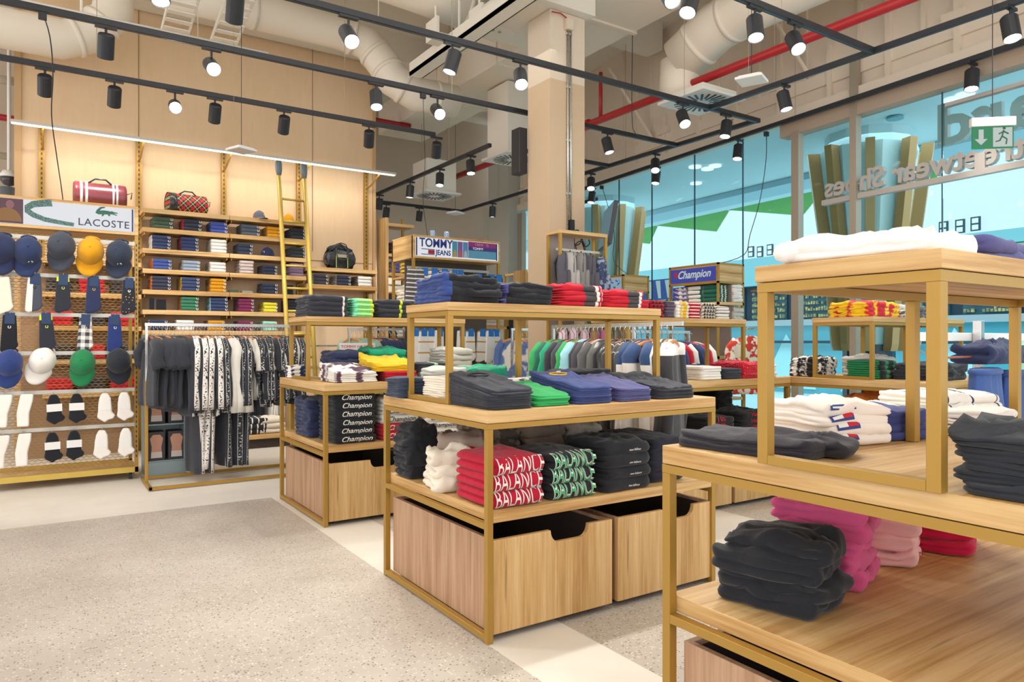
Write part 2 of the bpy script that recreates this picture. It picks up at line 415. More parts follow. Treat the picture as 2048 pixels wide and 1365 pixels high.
INK_W = plain('white_print', (.82, .81, .78, 1), .7); INK_K = plain('black_print', (.02, .02, .03, 1), .7); INK_R = plain('red_print', srgb(196, 24, 40), .7)
INK_G = plain('green_print', srgb(56, 170, 110), .7); INK_B = plain('blue_print', srgb(40, 60, 130), .7); INK_Y = plain('yellow_print', srgb(214, 172, 50), .7)
INK_L = plain('lime_print', srgb(206, 232, 90), .7)
_BM = {}
def badge(mat, fx=.36, r=.011, name='laurel_badge'):       # small open ring on the fold front
    if (mat.name, r) not in _BM:
        b = MB(); n = 12
        pts = [(math.sin(a)*r, 0, -math.cos(a)*r) for a in [(-2.6+5.2*i/n) for i in range(n+1)]]
        b.tube(pts, r*.28, 5); _BM[(mat.name, r)] = b.mesh(name, mat)
    def p(o, w, d, t, i, n_):
        link(name, _BM[(mat.name, r)], o, loc=(w*fx, -d/2-.001, t*.5))
    return p

# ================================================================ SETTING
FX0, FX1, FY0, FY1 = -7.0, 7.4, -4.0, 14.5
glx = lambda y: 6.22+.0925*y                         # the line of the glass front
b = MB(); b.add([(FX0, FY0, 0), (glx(FY0), FY0, 0), (glx(FY1), FY1, 0), (FX0, FY1, 0), (FX0, FY0, -.1), (glx(FY0), FY0, -.1), (glx(FY1), FY1, -.1), (FX0, FY1, -.1)],
                [(0, 1, 2, 3), (7, 6, 5, 4), (0, 4, 5, 1), (1, 5, 6, 2), (2, 6, 7, 3), (3, 7, 4, 0)])
struct('floor', b, floor_mat())
struct('ceiling', MB().box(FX0, FY0, 5.35, glx(14)+.1, FY1, 5.5), M_CEIL)
M_PLY = plywood()
struct('wall_back', MB().box(-.17, 9.1, 0, 3.75, 9.25, 5.35), M_PLY)
M_TRIMW = plain('plywood_edge', srgb(196, 160, 116), .7)
struct('trim_1', MB().box(-.23, 9.07, 0, -.17, 9.27, 5.35), M_TRIMW); struct('trim_2', MB().box(3.75, 9.07, 0, 3.79, 9.27, 5.35), M_TRIMW)
b = MB()
for x in (.93, 2.93): b.box(x-.004, 9.094, 2.4, x+.004, 9.101, 5.35)
b.box(-.17, 9.094, 2.28, 3.75, 9.101, 2.288)
struct('trim_3', b, plain('panel_seam', srgb(150, 122, 92), .8))
struct('wall_far', MB().box(FX0, 11.6, 0, 7.6, 11.75, 5.35), M_TAUPE)
struct('wall_corner', MB().box(6.92, 11.28, 0, 7.0, 11.6, 3.2), M_TAUPE)
struct('wall_pier', MB().box(6.95, 10.62, 0, 7.32, 11.3, 5.35), plain('grey_pier_paint', srgb(196, 196, 188), .8))
# bulkhead above the glass with studs and rails
b = MB(); Y0, Y1 = -1.0, 11.0
def gbox(b, y0, y1, o0, o1, z0, z1):                  # a box along the glass line, o = offset from it into the shop
    v = []
    for z in (z0, z1):
        for y in (y0, y1):
            for o in (o1, o0): v.append((glx(y)-o, y, z))
    b.add(v, [(0, 2, 3, 1), (4, 5, 7, 6), (0, 1, 5, 4), (2, 6, 7, 3), (0, 4, 6, 2), (1, 3, 7, 5)])
gbox(b, Y0, Y1, -.12, 0.0, 3.58, 5.35); struct('wall_bulkhead', b, M_BEIGE)
b = MB()
gbox(b, Y0, Y1, 0, .07, 3.56, 3.68)
gbox(b, Y0, Y1, 0, .03, 3.82, 3.95)
y = Y0+.2; k = 0
while y < Y1:
    gbox(b, y, y+.05, 0, .05, 3.68, 4.75 if k % 2 else 4.2); gbox(b, y+.3, y+.34, 0, .035, 3.95, 5.3)
    if k % 3 == 0: gbox(b, y-.05, y+.15, 0, .06, 3.95, 4.04)
    y += .62; k += 1
struct('trim_4', b, M_BEIGE)
b = MB()
for y in (2.2, 4.4, 6.9, 9.4):
    b.tube([(glx(y)-.05, y, 3.95), (glx(y)-.5, y+.35, 4.9)], .02, 6)
struct('trim_5', b, M_BEIGE)
b = MB(); gbox(b, Y0, 4.75, -.05, .10, 3.40, 3.56); struct('trim_6', b, plain('taupe_lintel', srgb(178, 160, 142), .7))
# glass panes, butt jointed
def glassmat():
    s = NT('tinted_shop_glass'); tr = s.n('ShaderNodeBsdfTransparent'); tr.inputs[0].default_value = (.80, .94, .97, 1)
    gl = s.n('ShaderNodeBsdfGlossy'); gl.inputs['Roughness'].default_value = .02; gl.inputs[0].default_value = (.8, .9, .95, 1)
    mx = s.n('ShaderNodeMixShader'); fr = s.n('ShaderNodeLayerWeight'); fr.inputs[0].default_value = .12
    s.l(s.math('MULTIPLY', fr.outputs['Fresnel'], .5), mx.inputs[0]); s.l(tr.outputs[0], mx.inputs[1]); s.l(gl.outputs[0], mx.inputs[2]); s.l(mx.outputs[0], s.out.inputs[0])
    return s.m
M_GLASS = glassmat(); M_JOINT = plain('dark_glass_edge', srgb(20, 70, 84), .3)
ys = [Y0, .4, 1.9, 3.09, 4.6, 5.36, 6.15, 6.97, 7.7, 8.38, 9.6, 10.62]
for i in range(len(ys)-1):
    b = MB(); gbox(b, ys[i]+.006, ys[i+1]-.006, -.018, -.006, .02, 3.57); o = struct(f'window_{i+1}', b, M_GLASS)
b = MB()
for y in ys[3:-1]: gbox(b, y-.005, y+.005, -.02, -.004, .02, 3.57)
struct('trim_7', b, M_JOINT)
def mullion(y, z0, z1, wd=.07):
    b = MB(); gbox(b, y-wd/2, y+wd/2, .02, .11, z0, z1)
    return b
struct('trim_8', mullion(4.55, 0, 3.42, .09), M_GREYMUL); struct('trim_9', mullion(3.88, 0, 3.95, .07), M_GREYMUL); struct('trim_10', mullion(10.45, 0, 3.5, .16), M_GREYMUL)
# column with beam head
cx0, cx1, cy0, cy1 = 3.93, 4.34, 5.30, 5.66
struct('column', MB().box(cx0, cy0, 0, cx1, cy1, 3.68), M_COLT)
struct('column_top', MB().box(cx0, cy0, 3.68, cx1, cy1, 4.32), M_COLW)
struct('beam', MB().box(cx0-.22, cy0-.1, 4.325, cx1+.05, 6.2, 4.62).box(cx0-.22, cy0-.1, 4.62, cx1+.05, cy1+.3, 5.0), M_CEIL)
M_DARKC = plain('shadow_grey_paint', srgb(150, 140, 128), .9)
b = MB()
for y in (2.2, 4.4, 6.6, 8.8): b.box(FX0, y, 5.0, 6.7, y+.28, 5.35)
struct('beam', b, M_CEIL)
# ducts
def duct(pts, r, label, n=24, mat=None, rings=True):
    o = empty('air_duct', label, 'duct', pts[0])
    q = [Vector(p)-Vector(pts[0]) for p in pts]
    MB().tube(q, r, n).build('duct_run', mat or M_DUCT, o, True)
    if rings:
        for i in range(len(q)-1):
            L = (q[i+1]-q[i]).length; d = (q[i+1]-q[i]).normalized()
            for k in range(1, max(2, int(L/1.1))):
                c = q[i]+d*(L*k/max(2, int(L/1.1))); MB().tube([c-d*.025, c+d*.025], r*1.035, n).build('flange', M_DUCT, o, True)
    return o
duct([(-3, 8.4, 4.25), (.18, 8.4, 4.25), (.42, 8.4, 4.36), (.62, 8.4, 4.62), (.66, 8.4, 5.3)], .19, 'wide cream duct turning upward by an elbow over the plaid bag wall')
duct([(1.0, 8.1, 4.88), (2.9, 8.1, 4.88), (3.25, 8.05, 4.8), (3.42, 7.95, 4.55), (3.5, 7.85, 4.35), (3.75, 7.8, 4.22), (4.3, 7.8, 4.22)], .2, 'cream duct run bending down beside the column head')
duct([(1.6, 6.6, 4.95), (3.3, 6.6, 4.85), (4.2, 6.6, 4.78)], .24, 'upper cream duct with taped joint over the ceiling brackets')
duct([(5.45, 5.12, 4.1), (5.52, 4.7, 4.32), (5.5, 4.3, 4.36), (5.5, -2, 4.36)], .24, 'fat cream duct with rounded elbow end over the square air diffuser')
duct([(5.45, 5.12, 4.1), (5.45, 5.14, 3.85), (5.5, 5.1, 3.72)], .2, 'short duct boot feeding the slotted diffuser by the glass', rings=False)
t = empty('rectangular_duct', 'broad flat cream duct running past the column toward the glass front', 'duct', (4.43, -2, 4.5))
MB().box(0, 0, -.02, .76, 12.5, .42).build('duct_run', M_DUCT, t, bevel=.01)
for k in range(1, 8): MB().box(-.02, k*1.5, -.04, .78, k*1.5+.05, .44).build('flange', M_DUCT, t)
t = empty('cable_channel', 'long cream steel channel slanting across the ceiling left of column', 'cable channel', (3.45, 7.3, 4.22))
MB().box(0, -6, 0, .16, 0, .04).box(0, -6, 0, .012, 0, .14).box(.148, -6, 0, .16, 0, .14).build('channel', M_CEIL, t)
for y in (-1, -3): MB().tube([(.08, y, .1), (.08, y, 1.13)], .014, 6).build('hanger_rod', M_CEIL, t)
def cable_tray(x, label):
    t = empty('cable_tray', label, 'cable tray', (x, 8.1, 4.36)); b = MB()
    for k in range(14):
        b.box(-.12, -.03-k*.14, .0+k*.03, .12, -.11-k*.14, .01+k*.03)
    b.build('perforated_floor', M_CEIL, t)
    MB().add([(-.12, 0, 0), (-.12, -2, .43), (-.12, -2, .49), (-.12, 0, .06), (-.13, 0, 0), (-.13, -2, .43), (-.13, -2, .49), (-.13, 0, .06)], [(0, 1, 2, 3), (7, 6, 5, 4), (0, 4, 5, 1), (3, 2, 6, 7)]).build('side_rail', M_CEIL, t)
    MB().add([(.12, 0, 0), (.12, -2, .43), (.12, -2, .49), (.12, 0, .06), (.13, 0, 0), (.13, -2, .43), (.13, -2, .49), (.13, 0, .06)], [(0, 1, 2, 3), (7, 6, 5, 4), (0, 4, 5, 1), (3, 2, 6, 7)]).build('side_rail', M_CEIL, t)
cable_tray(1.15, 'perforated pale cable tray above the ladder, the wider one over plaid bag'); cable_tray(1.62, 'perforated pale cable tray beside the hanging black lamp cord')
b = MB()
def hboxes(x, y, z, label):
    t = empty('ceiling_bracket', label, 'bracket', (x, y, z))
    MB().box(0, 0, 0, .42, .24, .04).build('plate', M_CEIL, t); MB().box(0, 0, .04, .03, .24, .2).build('upstand', M_CEIL, t)
    for dx in (.18, .26): MB().tube([(dx, .08, -.006), (dx, .08, .02)], .018, 8).build('bolt', M_GREYMUL, t)
    MB().tube([(.05, .12, .04), (.05, .12, .9)], .012, 6).build('hanger_rod', M_CEIL, t)
hboxes(3.55, 5.9, 4.32, 'flat bolted ceiling bracket left of the column head'); hboxes(3.3, 6.35, 4.3, 'second flat bolted bracket behind the first near column')
# red sprinkler pipes
def pipe(label, pts, r=.035, joints=()):
    t = empty('sprinkler_pipe', label, 'pipe', pts[0]); q = [Vector(p)-Vector(pts[0]) for p in pts]
    MB().tube(q, r, 12).build('pipe_run', M_RED, t, True)
    for j in joints: j = Vector(j)-Vector(pts[0]); MB().tube([j-Vector((0, .05, 0)), j+Vector((0, .05, 0))], r*1.45, 12).build('coupling', M_RED, t, True)
    return t
t = pipe('red sprinkler pipe running above the glass front right of column', [(5.44, -1, 3.82), (5.44, 11, 3.82)], .042, [(5.44, 6.6, 3.82), (5.44, 5.2, 3.82)])
MB().tube([(0, 7.35, 0), (0, 7.35, .55)], .022, 10).build('riser', M_RED, t, True)
pipe('red pipe stub crossing behind the end of plywood wall', [(3.8, 9.7, 4.45), (4.6, 9.7, 4.45)], .03)
pipe('red sprinkler pipe seen through the gap left of plywood wall', [(-3, 10.6, 3.95), (3.6, 10.6, 3.95)], .04)
for i, (dx, lb) in enumerate(((0, 'thin cream conduit hung above the lower left light track'), (.0, 'cream service pipe behind the gap beside plywood wall'))):
    t = empty('conduit', lb, 'conduit', (0, 0, 0))
    if i == 0: MB().tube([(-3, 7.3, 4.12), (1.9, 7.3, 4.12)], .018, 8).build('conduit_run', M_CEIL, t, True); MB().tube([(.3, 7.3, 4.12), (.3, 7.3, 5.35)], .012, 6).build('drop_rod', M_CEIL, t)
    else: MB().tube([(-4, 10.2, 3.4), (-.3, 10.2, 3.4)], .04, 10).build('conduit_run', M_CEIL, t, True); MB().tube([(-1, 9.9, 4.2), (-.25, 9.9, 4.2)], .05, 10).build('upper_run', M_CEIL, t, True)
# square air diffusers
def diffuser(x, y, z, label, s_=.3, pl=.5):
    t = empty('air_diffuser', label, 'air diffuser', (x, y, z))
    MB().box(-s_, -s_, 0, s_, s_, .03).build('plate', M_WHITE, t, bevel=.006)
    MB().box(-s_*.8, -s_*.8, .03, s_*.8, s_*.8, pl).build('plenum_box', M_CEIL, t)
    b = MB()
    for k in range(24):
        a = 2*PI*k/24; r0, r1 = s_*(.28 if k % 2 else .42), s_*.86; c, s = math.cos(a), math.sin(a); wv = .012
        b.add([(c*r0-s*wv, s*r0+c*wv, -.002), (c*r0+s*wv, s*r0-c*wv, -.002), (c*r1+s*wv, s*r1-c*wv, -.002), (c*r1-s*wv, s*r1+c*wv, -.002),
               (c*r0-s*wv, s*r0+c*wv, .01), (c*r0+s*wv, s*r0-c*wv, .01), (c*r1+s*wv, s*r1-c*wv, .01), (c*r1-s*wv, s*r1+c*wv, .01)],
              [(0, 1, 2, 3), (7, 6, 5, 4), (0, 4, 5, 1), (1, 5, 6, 2), (2, 6, 7, 3), (3, 7, 4, 0)])
    b.build('slots', M_BLACK, t)
    if pl > .2:
        for q in (-1, 1): MB().tube([(q*s_*.7, 0, pl), (q*s_*.7, 0, 5.35-z)], .006, 6).build('suspension_rod', M_GREYMUL, t)
diffuser(5.45, 4.85, 3.6, 'square white diffuser with radial slots under the fat duct', pl=.09); diffuser(4.95, 9.6, 3.42, 'square white diffuser over the far bay behind the striped sock display')
diffuser(5.05, 7.6, 3.56, 'square white diffuser half hidden by the cream column', pl=.9)

# ================================================================ MALL OUTSIDE
M_MC = plain('mall_ceiling_white', srgb(206, 226, 232), .8)
b = MB(); b.add([(glx(-3)+.1, -3, 3.8), (10.5-.27, -3, 3.8), (12.0, 17, 3.8), (glx(17)+.1, 17, 3.8), (glx(-3)+.1, -3, 4.0), (10.5-.27, -3, 4.0), (12.0, 17, 4.0), (glx(17)+.1, 17, 4.0)],
                [(0, 1, 2, 3), (7, 6, 5, 4), (0, 4, 5, 1), (1, 5, 6, 2), (2, 6, 7, 3), (3, 7, 4, 0)]); struct('ceiling_mall', b, M_MC)
b = MB()
for y in (-3, 2, 7, 12): pass
b.add([(9.0, -3, 3.795), (9.6, -3, 3.795), (11.1, 17, 3.795), (10.5, 17, 3.795), (9.0, -3, 3.7), (9.6, -3, 3.7), (11.1, 17, 3.7), (10.5, 17, 3.7)], [(0, 1, 2, 3), (7, 6, 5, 4), (0, 4, 5, 1), (1, 5, 6, 2), (2, 6, 7, 3), (3, 7, 4, 0)])
struct('trim_11', b, plain('mall_ceiling_step', srgb(176, 204, 216), .8))
struct('floor_mall', MB().box(6.3, -4, -.1, 15.2, 22, -.005), plain('pale_mall_floor', srgb(206, 226, 228), .25))
M_LUM = glow('bright_atrium_daylight', (.84, .94, 1.0, 1), 2.6)
o = struct('wall_atrium', MB().box(15.6, -6, 3.3, 15.7, 34, 9.5), M_LUM)
M_TEALP = plain('teal_fascia', srgb(120, 176, 186), .5)
struct('wall_fascia', MB().box(15.0, -6, 2.62, 15.2, 34, 3.32), M_TEALP)
struct('trim_12', MB().box(14.9, -6, 1.60, 15.05, 34, 1.74), glow('lit_white_transom', (.7, .92, 1, 1), 1.4))
struct('wall_shopfront', MB().box(15.05, -6, 0, 15.15, 34, 1.6), plain('teal_glass_panel', srgb(84, 160, 176), .25))
struct('wall_dark_shop', MB().box(15.3, -6, 1.7, 15.4, 34, 2.7), plain('dark_blue_interior', srgb(22, 44, 62), .5))
for k in range(12):                      # shelves of goods in the opposite shop
    y = 4.6+k*1.25
    if k in (3, 7): continue
    t = empty('display_cabinet', f'dim lit goods shelf in the opposite shop, {nth(k+1)} from the right', 'shelf', (15.28, y, 1.76), group='cabinets in the opposite shop')
    MB().box(-.02, 0, 0, .02, 1.0, .82).build('back_panel', plain('cabinet_teal', srgb(46, 82, 92), .5), t)
    b = MB()
    for r in range(5):
        for c in range(14):
            if R.random() < .75: h = R.uniform(.05, .1); b.box(-.1, .03+c*.068, .04+r*.15, -.03, .075+c*.068, .04+r*.15+h)
    b.build('goods', fab('goods', G(120, 124, 100), G(190, 170, 120), 'blot', (9,)), t)
    if k % 2: MB().box(-.11, 0, .74, -.02, 1.0, .765).build('orange_strip', glow('orange_led', srgb(240, 110, 50), 1.0), t)
for y in (5.4, 9.1, 12.4, 16.6): struct('trim_13', MB().box(14.95, y, 1.7, 15.2, y+.1, 2.65), M_TEALP)
for k, (y, h_) in enumerate(((4.2, .9), (6.1, 1.2), (7.8, .8), (9.9, 1.1), (12.6, .9))):
    t = MB().add([(15.02, y, .1), (15.02, y+1.5, .1), (15.02, y+.8, h_+.3), (15.06, y, .1), (15.06, y+1.5, .1), (15.06, y+.8, h_+.3)], [(0, 1, 2), (5, 4, 3), (0, 3, 4, 1), (1, 4, 5, 2), (2, 5, 3, 0)]).build('shopfront_graphic', plain('pale_teal_print', srgb(168, 214, 222), .6))
    tag(t, f'pale triangular graphic on the opposite shopfront, {nth(k+1)} from the right', 'graphic', 'triangle graphics on the shopfront')
struct('trim_14', MB().box(14.85, -6, 1.18, 14.95, 34, 1.24), plain('dark_rail', srgb(24, 56, 72), .5))
# green zigzag pelmet panels along the mall ceiling edge
for k in range(5):
    y = 5.0+k*2.15; b = MB(); ex = lambda y: 10.37+.09*y
    b.add([(ex(y), y, 3.8), (ex(y+2.15), y+2.15, 3.8), (ex(y+.75)+.5, y+.75, 3.52), (ex(y)+.1, y, 3.84), (ex(y+2.15)+.1, y+2.15, 3.84)], [(0, 1, 2), (3, 2, 4), (0, 2, 3), (1, 4, 2), (0, 3, 4, 1)])
    tag(b.build('green_pelmet', plain('leaf_green_panel', srgb(104, 168, 84), .6)), f'green faceted edge panel outside the glass, {nth(k+1)} from the right', 'panel', 'green panels on the mall ceiling edge')
# finned mall columns
M_FIN = plain('bronze_fin', srgb(190, 142, 92), .45, .3)
def fincol(cx, cy, label):
    t = empty('finned_pillar', label, 'pillar', (cx, cy, 0))
    prof = [(.30, 1.2), (.36, 1.9), (.48, 2.8), (.58, 3.6)]
    MB().lathe([(.3, 0), (.3, 1.2)], n=16).build('dark_base', plain('dark_blue_cladding', srgb(30, 48, 66), .3), t)
    MB().lathe(prof, n=8).build('glass_cladding', plain('pale_blue_cladding', srgb(196, 214, 214), .3), t)
    MB().lathe([(.5, 3.6), (.5, 3.8)], n=12).build('shadow_collar', M_MC, t)
    for k in range(9):
        a = 2*PI*k/9+.2; c, s = math.cos(a), math.sin(a); b = MB(); V = []
        for r, z in [(.28, 1.2)]+prof:
            for dr, wv in ((.0, .05), (.0, -.05), (.13, -.05), (.13, .05)): V.append(((r+dr)*c-s*wv, (r+dr)*s+c*wv, z if (r, z) != (.28, 1.2) else 1.12))
        b.add(V, [(i*4+j, i*4+(j+1) % 4, i*4+4+(j+1) % 4, i*4+4+j) for i in range(4) for j in range(4)]+[(0, 1, 2, 3), (16, 17, 18, 19)])
        b.build('fin', M_FIN, t)
fincol(8.6, 4.95, 'flared pillar with bronze fins outside, behind the hanging shop name'); fincol(8.6, 9.85, 'flared pillar with bronze fins outside, beyond the backpack rack')
for k, (u, v) in enumerate(((1030, 320), (1205, 405), (1222, 424), (1390, 333), (1392, 366), (1430, 331), (1415, 337), (1930, 188), (1790, 235), (1905, 198))):
    p = at(u+0.0, v, 3.79)
    if k == 0: continue
    o = MB().lathe([(.09, 0), (.09, .02)], n=16).build('mall_downlight', glow('downlight_disc', (.95, .98, 1, 1), 3) if k != 8 else M_TEALP, loc=(p.x, p.y, 3.77))
    tag(o, f'round recessed light in the mall ceiling, {nth(k)} of nine', 'downlight', 'downlights in the mall ceiling')
for k, (u, v) in enumerate(((1503, 504), (1521, 504), (1541, 500), (1888, 457), (1921, 453), (1952, 448))):
    p = atx(u, v, 15.55); t = empty('wall_socket_plate', f'small dark two-eyed fitting on the bright atrium wall, {nth(k+1)} from left', 'fitting', p, 0)
    MB().box(-.03, -.09, -.14, .0, .09, .14).build('plate', plain('dark_teal_plate', srgb(40, 70, 84), .6), t)
    for z in (.06, -.07): MB().box(-.045, -.06, z-.05, -.03, .06, z+.05).build('eye', M_WHITE, t, bevel=.01)
# shop name, steel letters hung behind the glass, read from outside
M_STEEL = plain('grey_steel_letters', srgb(186, 180, 174), .5, .3)
t = empty('shop_sign', 'grey steel shop name seen from behind, hung inside the glass front', 'sign', (glx(4.25)-.02, 4.25, 2.6))
rz = math.atan2(1, .0925)
def sgn(name, s, size, y_end, z, bold, kx=1.0):
    v, f = textgeo(s, size, 0, bold, 'RIGHT'); mb = ext(v, f, lambda a, b_, h: (-h*.0+h, 0, 0), 0)
    mb = ext(v, f, lambda a, b_, h: ((a*kx)*.0925-h, a*kx, b_), .06)
    o = mb.build(name, M_STEEL, t, loc=(0, y_end-4.25+(.0), z-2.6)); return o
sgn('small_lettering', 'an Streetwear Shoes', .27, 4.22, 2.76, .006)
sgn('large_lettering', 'ard', .50, 3.16, 3.10, .012, 1.25)
gb = MB()
def tb(y0, y1, z0, z1): gb.add([((yy-4.25)*.0925-o_, yy-4.25, zz-2.6) for zz in (z0, z1) for yy in (y0, y1) for o_ in (.07, .01)], [(0, 2, 3, 1), (4, 5, 7, 6), (0, 1, 5, 4), (2, 6, 7, 3), (0, 4, 6, 2), (1, 3, 7, 5)])
tb(1.6, 4.24, 2.60, 2.65); tb(2.7, 2.78, 2.65, 2.78); tb(1.6, 3.02, 3.235, 3.265)
gb.build('mounting_rail', M_STEEL, t)
# exit sign on a cord
p = atx(1985, 268, 5.4); t = empty('exit_sign', 'green running man exit sign hung on a cord before the glass', 'sign', p, math.radians(35)+PI*0)
t.rotation_euler = (0, 0, -YAW+math.radians(-8))
MB().box(-.14, -.02, .05, .14, .02, .11).build('housing', M_WHITE, t, bevel=.004)
MB().box(-.13, -.006, -.10, .13, .006, .05).build('sign_panel', glow('exit_green', srgb(30, 190, 120), .9), t)
EW = glow('exit_white', (.9, 1, .95, 1), 1.2)
MB().box(.0, -.009, -.09, .12, -.006, .04).build('white_field', EW, t)
MB().prism([(-.075, -.075), (-.035, -.035), (-.06, -.035), (-.06, .03), (-.09, .03), (-.09, -.035), (-.115, -.035)], lambda a, b_, s: (a, -.009+.003*s, b_)).build('arrow', EW, t)
mb = MB(); q = lambda *pp: mb.tube([(a, -.011, b_) for a, b_ in pp], .005, 5)
q((.065, .02), (.055, -.02)); q((.055, -.02), (.085, -.04), (.08, -.075)); q((.055, -.02), (.04, -.05), (.015, -.055)); q((.065, .012), (.095, -.005)); q((.065, .012), (.035, -.005)); mb.lathe([(.009, .026), (.009, .04)], .068, -.011, 8)
mb.build('running_figure', glow('exit_green2', srgb(20, 150, 90), .8), t)
MB().tube([(0, 0, .11), (0, 0, 2.2)], .003, 5).build('cord', M_BLACK, t)
# small green exit sign far outside
p = atx(2040, 497, 11); t = empty('exit_sign', 'small green arrow exit sign out in the mall at right edge', 'sign', p, -PI/2)
MB().box(-.28, -.02, -.09, .28, .02, .09).build('sign_panel', glow('exit_green', srgb(30, 190, 120), .9), t)
MB().box(-.02, -.03, -.07, .24, -.02, .07).build('white_field', EW, t)

# ================================================================ LIGHT TRACKS
ZT = 3.5
def track(label, p0, p1, drops=()):
    p0, p1 = Vector(p0), Vector(p1); t = empty('lighting_track', label, 'light track', p0); d = p1-p0; L = d.length
    t.rotation_euler = (0, 0, math.atan2(d.y, d.x))
    MB().box(0, -.021, 0, L, .021, .042).build('rail', M_BLACK, t)
    MB().box(0, -.005, -.002, L, .005, .0).build('conductor_slot', plain('slot_blue_grey', srgb(60, 76, 96), .4), t)
    for k in drops: MB().tube([(k, 0, .04), (k, 0, 5.35-p0.z)], .003, 5).build('suspension_wire', M_GREYMUL, t)
    return t
LX = -3.0
track('black light track nearest the back wall, above the slotted uprights', (LX, 7.03, ZT), (cx0-.3, 7.03, ZT), (3.4, 5.6))
track('black light track second out from the plywood wall', (LX, 5.85, ZT), (6.15, 5.85, ZT), (4, 6.2))
track('black light track passing just in front of the cream column', (LX, 4.74, ZT), (6.2, 4.74, ZT), (5, 8.1))
track('black light track crossing the upper right corner of the shop', (LX, 3.1, ZT), (5.45, 3.1, ZT), (7.3,))
track('short black cross track joining the far side of column to front track', (cx1+.4, 7.03, ZT), (6.17, 7.03, ZT))
track('black light track running parallel inside the red sprinkler pipe', (5.45, -1, ZT), (5.45, 4.8, ZT), (5,))
track('black light track running along the bulkhead studs to far corner', (6.17, 4.72, ZT), (6.17, 10.93, ZT), (2, 5))
track('black light track close to the top of the shop glass', (glx(-1)-.2, -1, ZT), (glx(8.9)-.2, 8.9, ZT), (5.5,))
track('black light track receding over the far bay behind plywood wall', (4.36, 7.05, ZT), (4.36, 10.92, ZT), (1,))
track('black light track across the far bay wall', (3.9, 10.93, ZT), (6.17, 10.93, ZT))
track('short black track inside the far glass bay left of column', (7.0, 9.3, 3.35), (6.95, 8.2, 3.35))
# spotlights
LENS_ON = glow('spot_lens_lit', (1.0, .96, .88, 1), 30); LENS_HOT = glow('spot_lens_facing', (1.0, .95, .86, 1), 160)
def spot(x, y, z, aim, label, group, hot=False, power=1.0, ang=70):
    t = empty('track_spotlight', label, 'spotlight', (x, y, z), group=group)
    MB().box(-.07, -.016, -.02, .07, .016, .0).build('adapter', M_BLACK, t)
    MB().tube([(0, 0, -.02), (0, 0, -.075)], .009, 8).build('stem', M_BLACK, t)
    d = (Vector(aim)-Vector((x, y, z-.13))).normalized(); q = d.to_track_quat('-Z', 'Y'); P0 = Vector((0, 0, -.14))
    h = MB().lathe([(.0, .08), (.046, .08), (.054, .07), (.054, -.088), (.050, -.092), (.046, -.08), (.0, -.08)], n=20).build('head', M_BLACK, t, False)
    h.location = P0; h.rotation_mode = 'QUATERNION'; h.rotation_quaternion = q
    l = MB().lathe([(.0, -.076), (.045, -.076), (.045, -.087), (.0, -.087)], n=16).build('lens', LENS_HOT if hot else LENS_ON, h)
    li = bpy.data.lights.new('spot_beam', 'SPOT'); li.energy = SPOT_W*power*4; li.spot_size = math.radians(ang); li.spot_blend = .6; li.shadow_soft_size = .035
    li.color = (1.0, .95, .88)
    lo = bpy.data.objects.new('beam', li); C.objects.link(lo); lo.parent = h; lo.location = (0, 0, -.10)
W1, W2, W3 = 'spotlights washing the back wall', 'spotlights on the middle tracks', 'spotlights near the glass front'
for i, (u, dx) in enumerate(((90, 0), (229, 0), (350, 0), (430, .1), (568, .2), (738, .5), (873, .6))):
    x = sx(u, 7.03)
    if u == 350: spot(x, 7.03, ZT, (0.6, 2.5, 1.3), 'blazing track spotlight facing out from the back wall track', W1, True, .5)
    else: spot(x, 7.03, ZT, (x+dx, 8.6, 1.3), f'black spotlight on the track nearest the back wall, {nth(i+1)} from left', W1)
for i, (u, a, hot) in enumerate(((212, (0, 8.2, .9), 0), (423, (1.2, 2, 1), 1), (752, (2.2, 4.9, 1), 0), (875, (2.4, 2.3, .9), 1))):
    x = sx(u, 5.85); spot(x, 5.85, ZT, a if not (u == 212) else (x, 7.2, 1.0), (f'blazing spotlight aimed outward on the second track, {"left" if u==423 else "right"} one' if hot else f'black spotlight on the second track {"above the navy caps" if u==212 else "before the wall corner"}'), W2, bool(hot))
for i, (u, a, hot) in enumerate(((470, (1.2, 6.6, 1), 0), (697, (1.8, 2.2, .8), 1), (905, (1.9, 4.9, .9), 0), (1041, (2.4, 3.1, .9), 1), (1366, (4.4, 3.2, .9), 1), (1452, (5.0, 4.6, .6), 0))):
    x = sx(u, 4.74); spot(x, 4.74, ZT, a, f'spotlight on the track passing before the column, {nth(i+1)} from left', W2, bool(hot))
for i, (u, a) in enumerate(((1380, (2.0, 2.6, .6)), (1510, (3.4, 2.4, .8)), (1590, (3.5, 1.4, .8)))):
    x = sx(u, 3.1); spot(x, 3.1, ZT, a, f'spotlight on the upper right corner track, {nth(i+1)} from left', W3, False)
spot(sx(1215, 5.85), 5.85, ZT, (5.3, 5.2, 1), 'single spotlight right of the column under the red pipe', W2)
for i, (y, a) in enumerate(((7.4, (5.4, 6.5, 1)), (6.2, (5.2, 5.2, 1)), (9.9, (6.2, 10.2, .8)))):
    spot(6.17, y, ZT, a, f'spotlight on the bulkhead track, {("beside the column", "over the lettered tower", "in the far corner")[i]}', W3)
for i, (y, a) in enumerate(((3.9, (5.5, 3.3, .9)), (2.15, (5.0, 1.6, .8)))):
    spot(5.45, y, ZT, a, f'spotlight hung {"under the square diffuser" if i==0 else "in the top right corner, glowing"}', W3, i == 1)
for i, y in enumerate((2.75, 5.25, 6.65, 8.1)):
    spot(glx(y)-.2, y, ZT, (glx(y)-.9, y-.2, .5), f'spotlight on the track along the glass top, {nth(i+1)} from right', W3)
